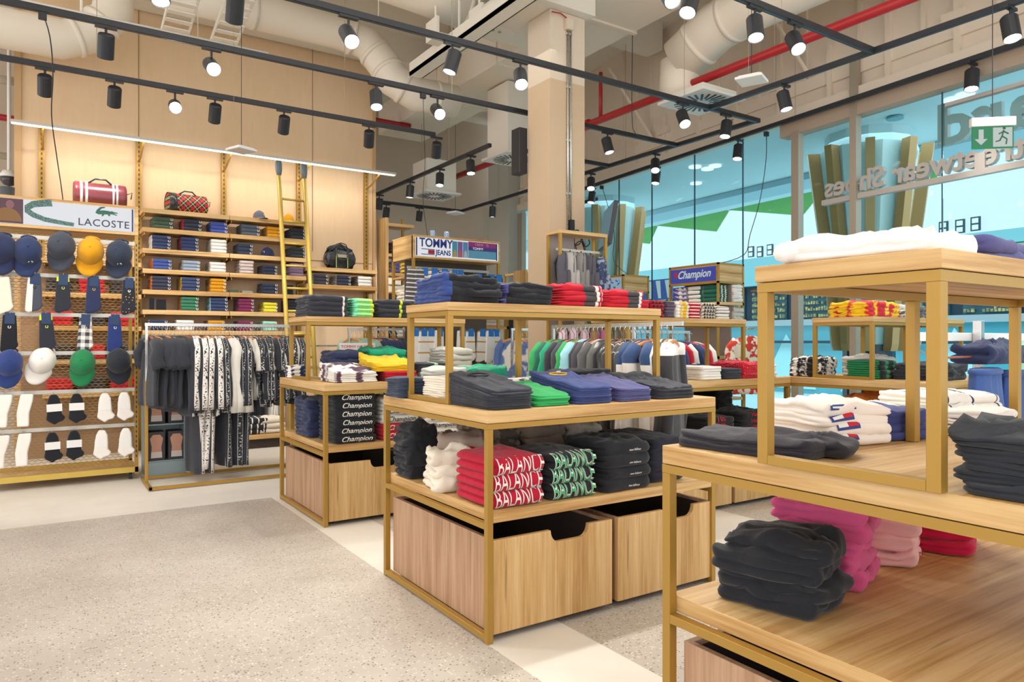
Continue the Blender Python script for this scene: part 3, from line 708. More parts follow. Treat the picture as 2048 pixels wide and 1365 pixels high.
for i, (y, a) in enumerate(((10.3, (4.4, 10.9, 1)), (9.2, (4.2, 9.4, .6)), (8.3, (4.0, 7.8, .8)), (7.5, (4.2, 7.0, 1)))):
    spot(4.36, y, ZT, a, f'spotlight over the far bay behind the plywood wall, {nth(i+1)} from back', W2)
for i, x in enumerate((4.75, 5.35)): spot(x, 10.93, ZT, (x, 11.5, 1.2), f'spotlight on the far bay wall track, {"left" if i==0 else "right"} one', W2)
spot(6.97, 8.7, 3.35, (6.5, 8.9, .5), 'small spotlight in the far glass bay left of column', W3)
# unseen spotlights added on the tracks past the frame edges, as fill
for i, (x, y, a) in enumerate(((.9, 3.1, (1.9, 1.0, .5)), (1.9, 3.1, (2.2, 2.3, .6)), (-.6, 4.74, (.2, 4.0, 0)), (.6, 4.74, (.6, 3.6, 0)), (-.8, 5.85, (-.1, 7.2, 1)), (3.2, 3.1, (2.2, .9, .9)), (-1.2, 7.03, (-.6, 8.6, 1.2)))):
    spot(x, y, ZT, a, f'added unseen track spotlight over the open floor aisle, {nth(i+1)} of the overhead set', 'added unseen spotlights overhead', power=.6)
# LED strip along the top of the wall uprights
t = empty('led_strip', 'long white LED strip light held out from the wall uprights', 'strip light', (-.25, 8.6, 3.40))
MB().box(0, -.02, 0, 4.12, .02, .035).build('strip_body', M_GREYM, t); MB().box(.01, -.024, -.006, 4.1, .012, .004).build('diffuser', glow('led_strip_white', (1, .95, .84, 1), 7), t)
al = bpy.data.lights.new('strip_beam', 'AREA'); al.shape = 'RECTANGLE'; al.size = 4.0; al.size_y = .03; al.energy = 45; al.color = (1, .92, .8)
lo = bpy.data.objects.new('beam', al); C.objects.link(lo); lo.parent = t; lo.location = (2.05, 0, -.012); lo.rotation_euler = (math.radians(25), 0, 0)
for x in (.27, 1.18, 2.08, 2.99, 3.9): MB().tube([(x, .0, .0), (x, .3, -.1), (x, .46, -.12)], .012, 6).build('bracket', M_GOLD, t)

# ================================================================ ISLAND TABLES
def island(x, y, desc, W=1.38, D=1.06, crates=True, riser=True, rx0=.02, ry0=.375, ry1=.81, rw=None, cname=None, panel=True):
    t = empty('island_table', f'two-tier oak and gold island table, {desc}', 'display table', (x, y, 0))
    p = .028
    for ax, ay in ((0, 0), (W-p, 0), (0, D-p), (W-p, D-p)): MB().box(ax, ay, 0, ax+p, ay+p, .8815).build('post', M_GOLD, t, bevel=.0015)
    for ax in (0, W-p):
        MB().box(ax, p, 0.008, ax+p, D-p, .034).build('foot_rail', M_GOLD, t, bevel=.0015)
        MB().box(ax, p, .468, ax+p, D-p, .493).build('shelf_rail', M_GOLD, t, bevel=.0015)
    MB().box(0, 0, .882, W, p, .905).box(0, D-p, .882, W, D, .905).box(0, p, .882, p, D-p, .905).box(W-p, p, .882, W, D-p, .905).build('top_frame', M_GOLD, t)
    MB().box(0, 0, .907, W, D, .957).build('table_top', M_WOODX, t, bevel=.002)
    MB().box(p+.001, .002, .495, W-p-.001, D-.002, .540).build('lower_shelf', M_WOODX, t, bevel=.002)
    if panel:
        pass
    if crates:
        for k in range(2):
            cw = W/2-.04; c = empty('rolling_crate', f'open oak crate with notched handhold, {"left" if k==0 else "right"} one under the {cname}', 'crate', (x+.035+k*(W/2-.005), y+.012, 0))
            hN = .42; n = 10; cx_ = cw*.62; poly = [(0, .03), (cw, .03), (cw, hN), (cx_+.10, hN), (cx_+.085, hN-.008)]
            poly = [(0, .03), (cw, .03), (cw, hN)]+[(cx_+.062+.045*math.cos(a), hN-.055*math.sin(a)) for a in [PI/2*j/6 for j in range(7)]]
            poly += [(cx_-.062-.045*math.sin(a), hN-.055*math.cos(a)) for a in [PI/2*j/6 for j in range(7)]]+[(0, hN)]
            MB().prism(poly, lambda a, b_, s: (a, .022*s, b_)).build('front_panel', M_WOODZ, c, bevel=.0015)
            MB().box(0, .022, .03, .02, D-.06, hN+.0).build('side_panel', M_SIDE, c, bevel=.0015); MB().box(cw-.02, .022, .03, cw, D-.06, hN).build('side_panel', M_SIDE, c, bevel=.0015)
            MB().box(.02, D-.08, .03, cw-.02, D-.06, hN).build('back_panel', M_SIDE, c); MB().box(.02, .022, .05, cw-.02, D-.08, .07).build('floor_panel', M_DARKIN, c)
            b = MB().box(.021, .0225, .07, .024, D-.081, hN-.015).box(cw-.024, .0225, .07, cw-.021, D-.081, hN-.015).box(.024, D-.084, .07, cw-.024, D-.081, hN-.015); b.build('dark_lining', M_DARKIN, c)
            for ax in (.05, cw-.05):
                for ay in (.08, D-.14): MB().tube([(ax-.01, ay, .015), (ax+.01, ay, .015)], .0149, 10).build('castor', M_RUB, c)
    if riser:
        rw = rw or W-.02-rx0; d = ry1-ry0
        r = empty('display_riser', f'oak-topped gold frame riser standing on the {cname}', 'display riser', (x+rx0, y+ry0, .958))
        for ax, ay in ((0, 0), (rw-p, 0), (0, d-p), (rw-p, d-p), (rw/2-p/2, d-p)): MB().box(ax, ay, 0, ax+p, ay+p, .405).build('post', M_GOLD, r, bevel=.0015)
        for ax in (0, rw-p): MB().box(ax, p, 0, ax+p, d-p, .022).build('foot_rail', M_GOLD, r, bevel=.0015)
        MB().box(0, 0, .405, rw, p, .427).box(0, d-p, .405, rw, d, .427).box(0, p, .405, p, d-p, .427).box(rw-p, p, .405, rw, d-p, .427).build('top_frame', M_GOLD, r)
        MB().box(-.004, -.004, .429, rw+.004, d+.004, .467).build('riser_top', M_WOODX, r, bevel=.002)
    return t
island(1.525, 2.486, 'the one stacked with crimson and green lettered sweatshirts', cname='crimson-sweatshirt table')
island(1.575, 4.646, 'the one with black and red script sweatshirts', cname='script-sweatshirt table', ry0=.5, ry1=.94, rx0=.04)
island(1.447, .367, 'the one with pink hoodies on its lower shelf', cname='pink-hoodie table', ry0=.31, ry1=.725, rx0=-.025, rw=1.36)
island(5.05, 2.50, 'beside the glass front with fringed scarves', W=1.42, D=1.12, cname='scarf table', ry0=.39, ry1=.88, rx0=.03, crates=False)
island(3.62, 3.52, 'the one carrying red polo shirts and jersey tees', cname='red-polo table', ry0=.42, ry1=.84)
ZR, ZM, ZB = 1.4255, .958, .541     # riser top, table top, lower shelf
def rolls(o, w, d, t, i, n):
    k = ('roll', w, d, t, o.active_material.name, i % 3)
    if k not in _FC:
        rr = random.Random(i*7+int(w*100)); b = MB(); sg = 1 if i % 2 else -1
        p = [Vector((sg*w*.30, d*.1, t*1.02)), Vector((sg*w*.44, -d*.12, t*.95)), Vector((sg*w*.42, -d*.36, t*.80)), Vector((sg*w*.22, -d*.46, t*.72)), Vector((-sg*w*.02, -d*.43, t*.95)), Vector((-sg*w*.1, -d*.30, t*1.08))]
        q = []
        for a in range(5):
            for s_ in (0, .33, .66): q.append(p[a].lerp(p[a+1], s_)+Vector((rr.uniform(-.004, .004), rr.uniform(-.004, .004), rr.uniform(-.004, .004))))
        b.tube(q+[p[5]], t*.30, 10, t*.42, flat=.8); me = b.mesh('sleeve', o.active_material, True); _FC[k] = me
    c = link('rolled_sleeve', _FC[k], o); m_ = c.modifiers.new('s', 'SUBSURF'); m_.levels = m_.render_levels = 1
# ---------------- crimson-sweatshirt table: riser
T2, T1, T3, T4, T5 = 'crimson-sweatshirt table', 'script-sweatshirt table', 'pink-hoodie table', 'scarf table', 'red-polo table'
M_JN = fab('black_blue_hem', BK, G(52, 72, 132), 'bandx', ((-.5, -.12),)); M_JN2 = fab('black_violet_tab', BK, G(84, 84, 150), 'bandx', ((-.5, -.13),))
def neck(mat, name='neck_tape'):
    k = ('neck', mat.name)
    def e(o, w, d, t, i, n):
        if i != n-1: return
        if k not in _FC:
            b = MB(); b.tube([(.055*math.cos(a), .03*math.sin(a), 0) for a in [2*PI*j/14 for j in range(15)]], .004, 5); _FC[k] = b.mesh(name, mat, True)
        link(name, _FC[k], o, loc=(0, d*.2, t+.009 if t < .03 else t*1.2))
    return e
S = stack
S('folded_jeans', 'black jeans with blue waist', f'in left riser pile of {T2}', (1.70, 3.06, ZR), .31, .34, .031, 4, M_JN, amp=.013, fr=7, jit=.008)
S('folded_jeans', 'black trousers with violet tabs', f'in second pile on riser of {T2}', (2.02, 3.06, ZR), .29, .33, .026, 4, M_JN2, amp=.011, fr=8, jit=.008)
M_RWB = fab('red_black_white', RD, G(66, 62, 66), 'bandx', ((-.02, .05),)); 
def white_end(w0, w1):
    m = fab('white_end', WH); k = ('we', w0, w1)
    return m
M_RW2 = NT('cloth_red_black_white_blocks')
def blocks(s, stops):
    v = s.coord('Object'); sep = s.n('ShaderNodeSeparateXYZ'); s.l(v, sep.inputs[0])
    r = s.n('ShaderNodeValToRGB'); r.color_ramp.interpolation = 'CONSTANT'; e = r.color_ramp.elements
    while len(e) < len(stops): e.new(.5)
    for i, (p, c) in enumerate(stops): e[i].position = p; e[i].color = c
    s.l(s.math('ADD', s.math('MULTIPLY', sep.outputs[0], 2.0), .5), r.inputs[0]); s.l(r.outputs[0], s.b.inputs['Base Color'])
    s.b.inputs['Roughness'].default_value = .92; s.bump(s.noise(v, 20, 4), .3); return s.m
M_RW2 = blocks(M_RW2, [(0, RD), (.5, G(70, 64, 68)), (.66, WH), (.7, RD), (.74, WH), (.95, RD)])
S('folded_sweatshirt', 'red black-panelled sweatshirt', f'in left red pile on {T2}', (2.36, 3.05, ZR), .27, .34, .027, 4, M_RW2, amp=.006, slump=1)
S('folded_sweatshirt', 'red black-panelled sweatshirt', f'in right red pile on {T2}', (2.665, 3.05, ZR), .25, .34, .022, 4, M_RW2, amp=.006, slump=1)
o = folded('bobble', .045, .045, .04, M_TA, lay=1, amp=.004, fr=40, seed=3); o.location = (2.83, 3.1, ZR); o.name = 'pompom'; tag(o, 'small fluffy beige pompom at right end of the crimson-sweatshirt table riser', 'pompom')
# table top, front row
Y2 = 2.486
S('folded_tee', 'charcoal tee shirt', f'in front left corner pile on {T2}', (1.665, Y2+.22, ZM), .22, .40, .0145, 8, M_CH, amp=.0035, slump=2, wedge=.6, extra=neck(M_BK))
S('folded_tee', 'bright green tee shirt', f'on top of {T2}', (1.905, Y2+.24, ZM), .20, .38, .0135, 5, M_GR, amp=.0035, slump=2, wedge=.6)
S('folded_tee', 'royal blue tee shirt', f'in tall pile on top of {T2}', (2.135, Y2+.24, ZM), .22, .40, .0135, 8, M_BL, amp=.0035, slump=2, extra=neck(INK_Y, 'yellow_print'), wedge=.6)
S('folded_tee', 'slate blue tee shirt', f'on top of {T2}', (2.39, Y2+.24, ZM), .215, .40, .0125, 7, M_PU, amp=.0035, slump=2, wedge=.6)
S('folded_tee', 'dark grey tee shirt', f'at right end of {T2} top', (2.67, Y2+.24, ZM), .26, .40, .0135, 6, M_CH, amp=.0045, slump=2, wedge=.6)
# table top, under and behind riser
S('folded_sweatshirt', 'cream sweatshirt', f'inside riser left end of {T2}', (1.645, 3.06, ZM), .15, .26, .023, 5, M_CR, amp=.006)
S('folded_jeans', 'dark indigo jeans', f'at left back edge of {T2} top', (1.60, 3.38, ZM), .2, .2, .02, 5, fab('indigo', G(48, 58, 78)), amp=.007)
S('folded_sweatshirt', 'pale grey sweatshirt', f'behind the riser of {T2}', (1.82, 3.42, ZM), .2, .2, .035, 4, M_LG, amp=.008)
S('folded_hoodie', 'teal green hoodie heaped', f'behind riser leg of {T2}', (2.06, 3.40, ZM), .24, .22, .045, 3, M_TE, amp=.016, fr=8)
S('folded_tee', 'white tee with navy pattern', f'behind the charcoal pile on {T2}', (2.16, 3.15, ZM), .26, .24, .022, 4, fab('whitenavy', WH, NV, 'blot', (16,)), amp=.006)
S('folded_tee', 'white tee with crimson hem', f'below riser on {T2}', (1.93, 3.12, ZM), .2, .26, .018, 4, fab('whitered', WH, RD, 'bandx', ((.02, .08),)), amp=.006)
S('folded_jeans', 'faded blue jeans', f'behind the green tees on {T2}', (2.33, 3.36, ZM), .22, .25, .022, 3, M_BL, amp=.008)
S('folded_jeans', 'folded black jeans', f'behind the royal blue pile on {T2}', (2.49, 3.08, ZM), .28, .26, .026, 5, M_BK, amp=.008, fr=10)
S('folded_trousers', 'black jogging trousers', f'behind the slate blue pile on {T2}', (2.72, 3.34, ZM), .24, .24, .022, 3, M_BK, amp=.008)
tgm = MB().box(-.022, -.001, 0, .022, .001, .05).mesh('tag', M_CARD)
o = link('price_tag', tgm, loc=(2.2, 2.86, 1.05), rot=(-.5, 0, .3)); tag(o, 'white card price tag lying on the tall royal blue tee pile', 'price tag')
# lower shelf
def nb(o, w, d, t, amp, fr, sd, i):
    k = ('nb', w, d, t, amp, fr, sd)
    if k not in _FC: _FC[k] = wraptext('NB', w, d, t, .035, .45, INK_B, amp, fr, sd, w*.18, .2, .03, -30, 60, name='chest_logo')
    link('chest_logo', _FC[k], o)
S('folded_hoodie', 'cream hoodie with navy logo', f'at left of lower shelf, {T2}', (1.69, 3.02, ZB), .28, .29, .062, 3, M_CR, rz=-.35, amp=.018, fr=6, jit=.012, prints=nb, slump=.6)
o = folded('folded_hoodie', .24, .3, .05, fab('taupeh', TAU), amp=.022, fr=7, seed=4); o.location = (1.77, 3.08, ZB+.184); o.rotation_euler = (0, 0, -.6); tag(o, 'taupe hoodie with red lining thrown over the cream hoodies', 'hoodie')
MB().tube([(-.1, -.13, .0), (0, -.15, .012), (.1, -.14, .01)], .012, 8).build('red_lining', M_RD, o, True)
S('folded_hoodie', 'black hoodie', f'at back left corner, lower shelf of {T2}', (1.645, 3.39, ZB), .18, .22, .066, 4, M_BK, amp=.016, fr=8)
pr = printer('BALANCE', INK_W, .056, kz=.98, bold=.0, s0=-68, s1=76, arc=.5)
S('folded_sweatshirt', 'crimson sweatshirt lettered in white', f'on lower shelf of {T2}', (1.70, Y2+.19, ZB), .27, .34, .071, 3, fab('crimson2', G(176, 14, 48)), amp=.0045, fr=7, prints=pr, jit=.004, slump=.8)
prg = both(printer('BALANCE', INK_W, .0545, kz=1.03, bold=.03, s0=-72, s1=97, arc=.5, label='white outline of the green lettering', name='letter_outline'), )
def green_front(o, w, d, t, amp, fr, sd, i):
    k = ('gf', w, d, t, amp, fr, sd)
    if k not in _FC:
        me = wraptext('BALANCE', w, d, t, .054, .98, INK_G, amp, fr, sd, 0, 0, -.004, -68, 90, .5)
        for vv in me.vertices: vv.co.y -= .0014
        _FC[k] = me
    c = link('printed_lettering', _FC[k], o); c['label'] = 'green lettering'
S('folded_sweatshirt', 'black sweatshirt lettered in green', f'on lower shelf of {T2}', (1.995, Y2+.19, ZB), .25, .34, .068, 3, M_BK, amp=.0045, fr=7, prints=both(prg, green_front), jit=.004, slump=.8)
lbl = printer('new balance', INK_W, .014, kz=.25, shear=.3, bold=.01, s0=-25, s1=60, cx=.03, name='small_white_logo')
S('folded_sweatshirt', 'plain black sweatshirt with small white logo', f'on lower shelf, {T2}', (2.32, Y2+.18, ZB), .29, .34, .058, 4, M_BK, amp=.008, fr=7, prints=lbl, slump=.8)
S('folded_sweatshirt', 'black sweatshirt', f'at right end of lower shelf, {T2}', (2.63, Y2+.28, ZB), .25, .44, .055, 4, fab('blacknavy', G(34, 36, 50)), amp=.01, fr=7)
S('folded_trousers', 'stone camouflage trousers', f'back row of lower shelf, {T2}', (1.98, 3.22, ZB), .26, .26, .066, 4, fab('stonecamo', G(160, 152, 140), G(112, 104, 96), 'blot', (18,)), amp=.02, fr=9)
S('folded_trousers', 'taupe cargo trousers', f'back row of lower shelf, {T2}', (2.24, 3.18, ZB), .27, .28, .066, 4, M_TA, amp=.018, fr=8)
S('folded_trousers', 'pale grey cargo trousers', f'back row of lower shelf, {T2}', (2.54, 3.22, ZB), .26, .26, .06, 4, M_LG, amp=.02, fr=9)
# ---------------- pink-hoodie table
o = folded('folded_sweatshirt', .34, .30, .036, fab('whitetop', G(240, 232, 226)), amp=.011, fr=5, seed=2, slump=.9); o.location = (1.60, .90, 1.4265); o.rotation_euler = (0, 0, .1)
tag(o, 'white sweatshirt laid out on the riser of the pink-hoodie table', 'sweatshirt')
MB().tube([(.0, -.03, .05), (.05, -.05, .054), (.1, -.04, .05), (.13, -.0, .045)], .003, 6).build('navy_collar_stripe', M_NV, o, True)
MB().tube([(-.20, .12, .02), (-.1, .13, .03), (.0, .13, .03)], .022, 8).build('sleeve', fab('whitetop', G(240, 232, 226)), o, True)
S('folded_sweatshirt', 'violet blue sweatshirt', f'at right on riser of {T3}', (1.97, .92, 1.4265), .3, .3, .03, 2, M_PU, amp=.01)
S('folded_trousers', 'black sport trousers with pale zip', f'at left edge of {T3} top', (1.60, 1.22, ZM), .21, .38, .019, 2, fab('black3', G(44, 42, 50)), rz=.1, amp=.009, fr=6, jit=.01, slump=.5)
o = folded('folded_trousers', .15, .24, .034, fab('black3', G(44, 42, 50)), amp=.012, seed=5); o.location = (1.655, 1.12, ZM+.004); o.rotation_euler = (0, 0, .3); tag(o, 'black trousers with white side stripe on the pink-hoodie table top', 'trousers')
MB().tube([(-.09, -.05, .024), (0, -.06, .028), (.09, -.05, .026)], .003, 6).build('white_stripe', INK_W, o, True)
def flag(o, w, d, t, amp, fr, sd, i):
    if i == 9: return
    k = ('flag', w, d, t, sd)
    if k not in _FC:
        r = lambda a0, b0, a1, b1: ([(a0, b0, 0), (a1, b0, 0), (a1, b1, 0), (a0, b1, 0)], [(0, 1, 2, 3)])
        m1 = wraptext('', w, d, t, 1, .8, INK_B, amp, fr, sd, -w*.22, box=r(-.04, 0, .04, 1), s0=10, s1=110)
        m2 = wraptext('', w, d, t, 1, .45, INK_W, amp, fr, sd, -w*.22, box=r(-.034, 0, 0, 1), s0=30, s1=110); m3 = wraptext('', w, d, t, 1, .45, INK_R, amp, fr, sd, -w*.22, box=r(0, 0, .034, 1), s0=30, s1=110)
        for m in (m2, m3):
            for vv in m.vertices: vv.co += Vector((0, -.001, .001))
        _FC[k] = (m1, m2, m3)
    for m, nme in zip(_FC[k], ('flag_logo_blue', 'flag_logo_white', 'flag_logo_red')): link(nme, m, o)
S('folded_sweatshirt', 'cream sweatshirt with flag logo', f'on top of {T3}', (1.93, 1.24, ZM), .25, .27, .027, 4, fab('cream2', G(236, 222, 212)), rz=-.25, amp=.009, fr=7, prints=flag, slump=.8)
S('folded_tee', 'indigo tee', f'behind flag sweatshirts on {T3}', (2.15, 1.24, ZM), .20, .30, .022, 4, fab('indigo2', G(58, 66, 124)), rz=-.2, amp=.01, fr=8)
S('folded_polo', 'ivory knit polo', f'near back edge of {T3}', (2.34, 1.32, ZM), .2, .18, .024, 3, fab('ivory', G(232, 222, 196)), amp=.01)
S('folded_tee', 'off-white tee with black logo', f'beside riser post on {T3}', (2.42, 1.06, ZM), .2, .2, .018, 4, M_WH, rz=.2, amp=.01, fr=9)
S('folded_polo', 'white polo with navy trim', f'at right back of {T3}', (2.58, 1.24, ZM), .3, .26, .028, 4, fab('wtrim', WH, NV, 'stripex', (9, .93)), rz=-.2, amp=.009, fr=9)
S('folded_sweatshirt', 'pale grey marl sweatshirt', f'at right of {T3} top', (2.30, .70, ZM), .3, .24, .03, 3, M_LG, rz=.1, amp=.01)
S('folded_hoodie', 'thick charcoal fleece', f'beyond riser foot on {T3}', (1.645, .53, ZM), .36, .29, .023, 5, fab('charfleece', G(44, 47, 54)), rz=-.05, amp=.009, fr=8, jit=.006, slump=2)
S('folded_hoodie', 'black hoodie', f'on lower shelf of {T3}', (1.685, 1.215, ZB), .21, .29, .044, 4, fab('blackh', G(32, 34, 40)), rz=.35, amp=.022, fr=5.5, jit=.012, mess=.12, extra=rolls)
S('folded_hoodie', 'rose pink hoodie', f'on lower shelf of {T3}', (1.97, 1.27, ZB), .24, .25, .046, 5, M_PK, rz=.3, amp=.019, fr=5.5, jit=.012, mess=.12, extra=rolls)
prj = printer('TOMMY', INK_R, .04, kz=.4, bold=.02, s0=-20, s1=70, cx=.02, name='red_print')
S('folded_hoodie', 'pale pink hoodie with red print', f'on lower shelf of {T3}', (2.30, 1.28, ZB), .24, .22, .048, 3, M_LP, rz=.5, amp=.015, fr=7, prints=prj)
S('folded_hoodie', 'crimson hoodie', f'far back on lower shelf of {T3}', (2.60, 1.26, ZB), .25, .24, .044, 3, M_CM, rz=.4, amp=.015, fr=7)
S('folded_hoodie', 'cream hoodie', f'at right front of lower shelf, {T3}', (2.07, .56, ZB), .26, .24, .055, 3, M_CR, rz=.2, amp=.015, fr=7)
# ---------------- script-sweatshirt table
scr_w = printer('Champion', INK_W, .052, kz=.8, shear=.35, bold=.012, s0=-50, s1=55)
scr_k = printer('Champion', INK_K, .052, kz=.8, shear=.35, bold=.012, s0=-50, s1=55)
Y1 = 4.646
M_LIMEG = NT('cloth_mint_to_lime'); M_LIMEG = blocks(M_LIMEG, [(0, G(130, 226, 178)), (.4, G(160, 232, 140)), (.6, G(214, 236, 90))])
S('folded_hoodie', 'charcoal hoodie with white script line', f'at left on riser of {T1}', (1.79, 5.34, ZR), .31, .36, .038, 4, fab('ch_vline', CH, WH, 'bandx', ((.10, .115),)), amp=.011, fr=8)
S('folded_sweatshirt', 'grey sweatshirt with mint lettered band', f'on riser of {T1}', (2.055, 5.33, ZR), .17, .36, .036, 4, M_LIMEG, amp=.005, prints=printer('Champion', INK_K, .03, kz=.5, shear=.35, bold=.01, s0=-30, s1=30))
S('folded_hoodie', 'charcoal hoodie with lime script line', f'on riser of {T1}', (2.32, 5.34, ZR), .28, .36, .034, 4, fab('ch_lline', CH, LIME, 'bandx', ((.04, .06),)), amp=.011, fr=8)
S('folded_sweatshirt', 'charcoal sweatshirt with green flash', f'at right on riser of {T1}', (2.66, 5.34, ZR), .22, .34, .034, 3, fab('ch_gr', CH, GRN, 'bandx', ((.02, .09),)), amp=.01)
S('folded_tee', 'white tee with bold logo', f'at front left of {T1}', (1.83, Y1+.24, ZM), .30, .38, .019, 5, fab('wlogo', WH, G(90, 60, 80), 'blot', (9,)), amp=.006, slump=1, wedge=.6)
S('folded_tee', 'dark red tee', f'on top of {T1}', (2.17, Y1+.24, ZM), .25, .38, .017, 4, M_RD, amp=.005)
S('folded_tee', 'yellow tee', f'over the dark reds on {T1}', (2.13, Y1+.26, ZM+.068), .30, .36, .015, 5, M_YE, amp=.006, slump=2, wedge=.6)
S('folded_tee', 'mint tee', f'on top of {T1}', (2.45, Y1+.24, ZM), .24, .38, .015, 4, M_MI, amp=.005)
S('folded_tee', 'charcoal tee with mint stripe', f'over mint tees on {T1}', (2.44, Y1+.26, ZM+.06), .26, .36, .015, 4, fab('chmint', CH, MINT, 'bandx', ((0, .03),)), amp=.006)
S('folded_hoodie', 'navy hoodie', f'inside riser of {T1}', (1.93, 5.28, ZM), .26, .3, .05, 4, M_NV, amp=.014, fr=8)
S('folded_hoodie', 'teal green hoodie', f'behind yellow tees on {T1}', (2.24, 5.26, ZM), .3, .3, .055, 4, M_TE, amp=.018, fr=8)
S('folded_hoodie', 'light grey hoodie', f'at right on {T1} top', (2.78, 5.1, ZM), .24, .36, .045, 5, M_LG, amp=.012, fr=8)
S('folded_tee', 'white and navy tee', f'at back left corner of {T1}', (1.68, 5.58, ZM), .16, .16, .03, 3, fab('wnr', WH, NV, 'blot', (12,)), amp=.01)
S('folded_hoodie', 'navy blue hoodie', f'at back left of {T1} lower shelf', (1.74, Y1+.62, ZB), .26, .34, .055, 5, M_NV, amp=.014, fr=7)
S('folded_sweatshirt', 'black sweatshirt with white script', f'on lower shelf of {T1}', (1.81, Y1+.21, ZB), .30, .36, .059, 6, M_BK, amp=.007, prints=scr_w, fr=7)
S('folded_sweatshirt', 'red sweatshirt with white script', f'on lower shelf of {T1}', (2.155, Y1+.21, ZB), .30, .36, .059, 2, M_RD, amp=.007, prints=scr_w)
S('folded_sweatshirt', 'pale grey sweatshirt with black script', f'over the reds, {T1}', (2.155, Y1+.21, ZB+.116), .30, .36, .059, 3, M_LG, amp=.008, prints=scr_k, slump=1)
S('folded_sweatshirt', 'white sweatshirt with black script', f'on lower shelf of {T1}', (2.48, Y1+.21, ZB), .29, .36, .055, 5, M_WH, amp=.007, prints=scr_k)
scr_b = printer('Champion', INK_B, .05, kz=.8, shear=.35, bold=.012, s0=-50, s1=55)
S('folded_sweatshirt', 'white sweatshirt with blue script', f'at right end of {T1} lower shelf', (2.79, Y1+.21, ZB), .26, .36, .055, 5, fab('white4', WH), amp=.007, prints=scr_b)
# ---------------- scarf table and red-polo table
S('folded_sweatshirt', 'red and yellow patterned shirt', f'at left on riser of {T4}', (5.35, 3.12, ZR), .46, .34, .035, 3, fab('redyel', RD, YEL, 'blot', (9,)), amp=.016, fr=8)
S('folded_sweatshirt', 'grey camouflage sweatshirt', f'on riser of {T4}', (5.80, 3.12, ZR), .38, .34, .03, 3, fab('greycamo', LG, G(90, 96, 100), 'blot', (14,)), amp=.016, fr=8)
S('folded_tee', 'blue patterned tee', f'at right end of {T4} riser', (6.14, 3.1, ZR), .24, .3, .03, 3, fab('blpat', NV2, SKY, 'blot', (16,)), amp=.014)
S('folded_scarf', 'black and white fringed scarf', f'at back left corner of {T4}', (5.25, 3.49, ZM), .3, .26, .035, 4, fab('bwscarf', G(30, 30, 32), WH, 'blot', (22,)), amp=.018, fr=10)
S('folded_tee', 'black tee with red and green script', f'in riser of {T4}', (5.34, 3.05, ZM), .24, .28, .035, 4, fab('blrg', G(28, 30, 36), G(30, 130, 80), 'stripex', (9, .6)), amp=.005)
S('folded_trousers', 'light grey trousers', f'behind black pile on {T4}', (5.75, 3.3, ZM), .4, .26, .05, 3, M_LG, amp=.018)
S('folded_trousers', 'charcoal trousers', f'at front of {T4} top', (5.55, 2.72, ZM), .42, .34, .028, 4, M_CH, amp=.014, fr=9)
S('folded_hoodie', 'orange hoodie slumped', f'on lower shelf of {T4}', (5.30, 3.0, ZB), .34, .4, .09, 3, M_OR, amp=.03, fr=6, rz=.3)
S('folded_hoodie', 'warm grey hoodie', f'on lower shelf of {T4}', (5.75, 2.85, ZB), .4, .42, .08, 3, M_TA, amp=.03, fr=6, rz=-.2)
o = folded('folded_sweatshirt', .3, .3, .09, M_LP, amp=.02, seed=3); o.location = (6.15, 3.2, ZB); tag(o, 'blush pink sweatshirt at the right of the scarf table lower shelf', 'sweatshirt')
Y5 = 3.52
S('folded_polo', 'plain white polo', f'on top of {T5} front edge', (4.12, Y5+.2, ZM), .22, .34, .02, 5, M_WH, amp=.005)
S('folded_polo', 'dark grey polo', f'on top of {T5} front edge', (4.36, Y5+.2, ZM), .2, .34, .02, 4, M_CH, amp=.005)
S('folded_polo', 'red polo with white spots', f'on top of {T5}', (4.58, Y5+.2, ZM), .22, .36, .022, 5, fab('redspot', RD, LPK, 'dots', (60, .2)), amp=.006, slump=2)
S('folded_polo', 'white jersey polo', f'right of the red polos on {T5}', (4.80, Y5+.2, ZM), .18, .34, .02, 5, fab('white5', G(222, 220, 216)), amp=.006)
S('folded_tee', 'black dotted tee', f'at right end of {T5}', (4.93, Y5+.42, ZM), .09, .4, .022, 5, fab('blkdot', G(30, 30, 36), LG, 'dots', (60, .25)), amp=.005)
for k, (x, m) in enumerate(((4.25, NV2), (4.62, NV))):
    o = folded('folded_polo', .2, .22, .06, fab(f'coll{k}', m, WH, 'stripex', (8, .8)), amp=.02, seed=k); o.location = (x, Y5+.62, ZM); tag(o, f'{"royal blue" if k==0 else "navy"} polo with white collar standing at the back of the red-polo table', 'polo')
rp = [('crimson knit top', fab('rk', G(190, 24, 50)), .13), ('red and black checked top', fab('rchk', RD, G(60, 20, 30), 'check', (26,)), .16), ('slate striped top', fab('slst', G(110, 96, 110), G(60, 50, 70), 'stripez', (60, .5)), .10), ('multicolour patterned top', fab('multi', WH, YEL, 'blot', (24,)), .16), ('red and white striped top', fab('rws', RD, WH, 'stripez', (50, .6)), .13), ('black and cream patterned top', fab('bcp', G(50, 40, 40), CR, 'check', (30,)), .17), ('white and black striped top', fab('wbs', WH, G(50, 50, 54), 'stripez', (44, .75)), .16)]
x = 3.78
for ds, m, wd in rp:
    S('folded_knit', ds, f'on riser of {T5}', (x+wd/2, 4.15, ZR), wd, .34, .027, 5 if x < 4.6 else 4, m, amp=.005); x += wd+.008
def thirteen(s, m, **k): return printer(s, m, .05, kz=.9, bold=.01, s0=-40, s1=88, **k)
S('folded_sweatshirt', 'black sweatshirt with red arched script', f'right on lower shelf of {T5}', (4.62, Y5+.22, ZB), .34, .38, .05, 3, fab('bk5', G(28, 28, 32)), amp=.008, prints=both(thirteen('Tommy', INK_R, shear=.3, arc=.4)), slump=1)
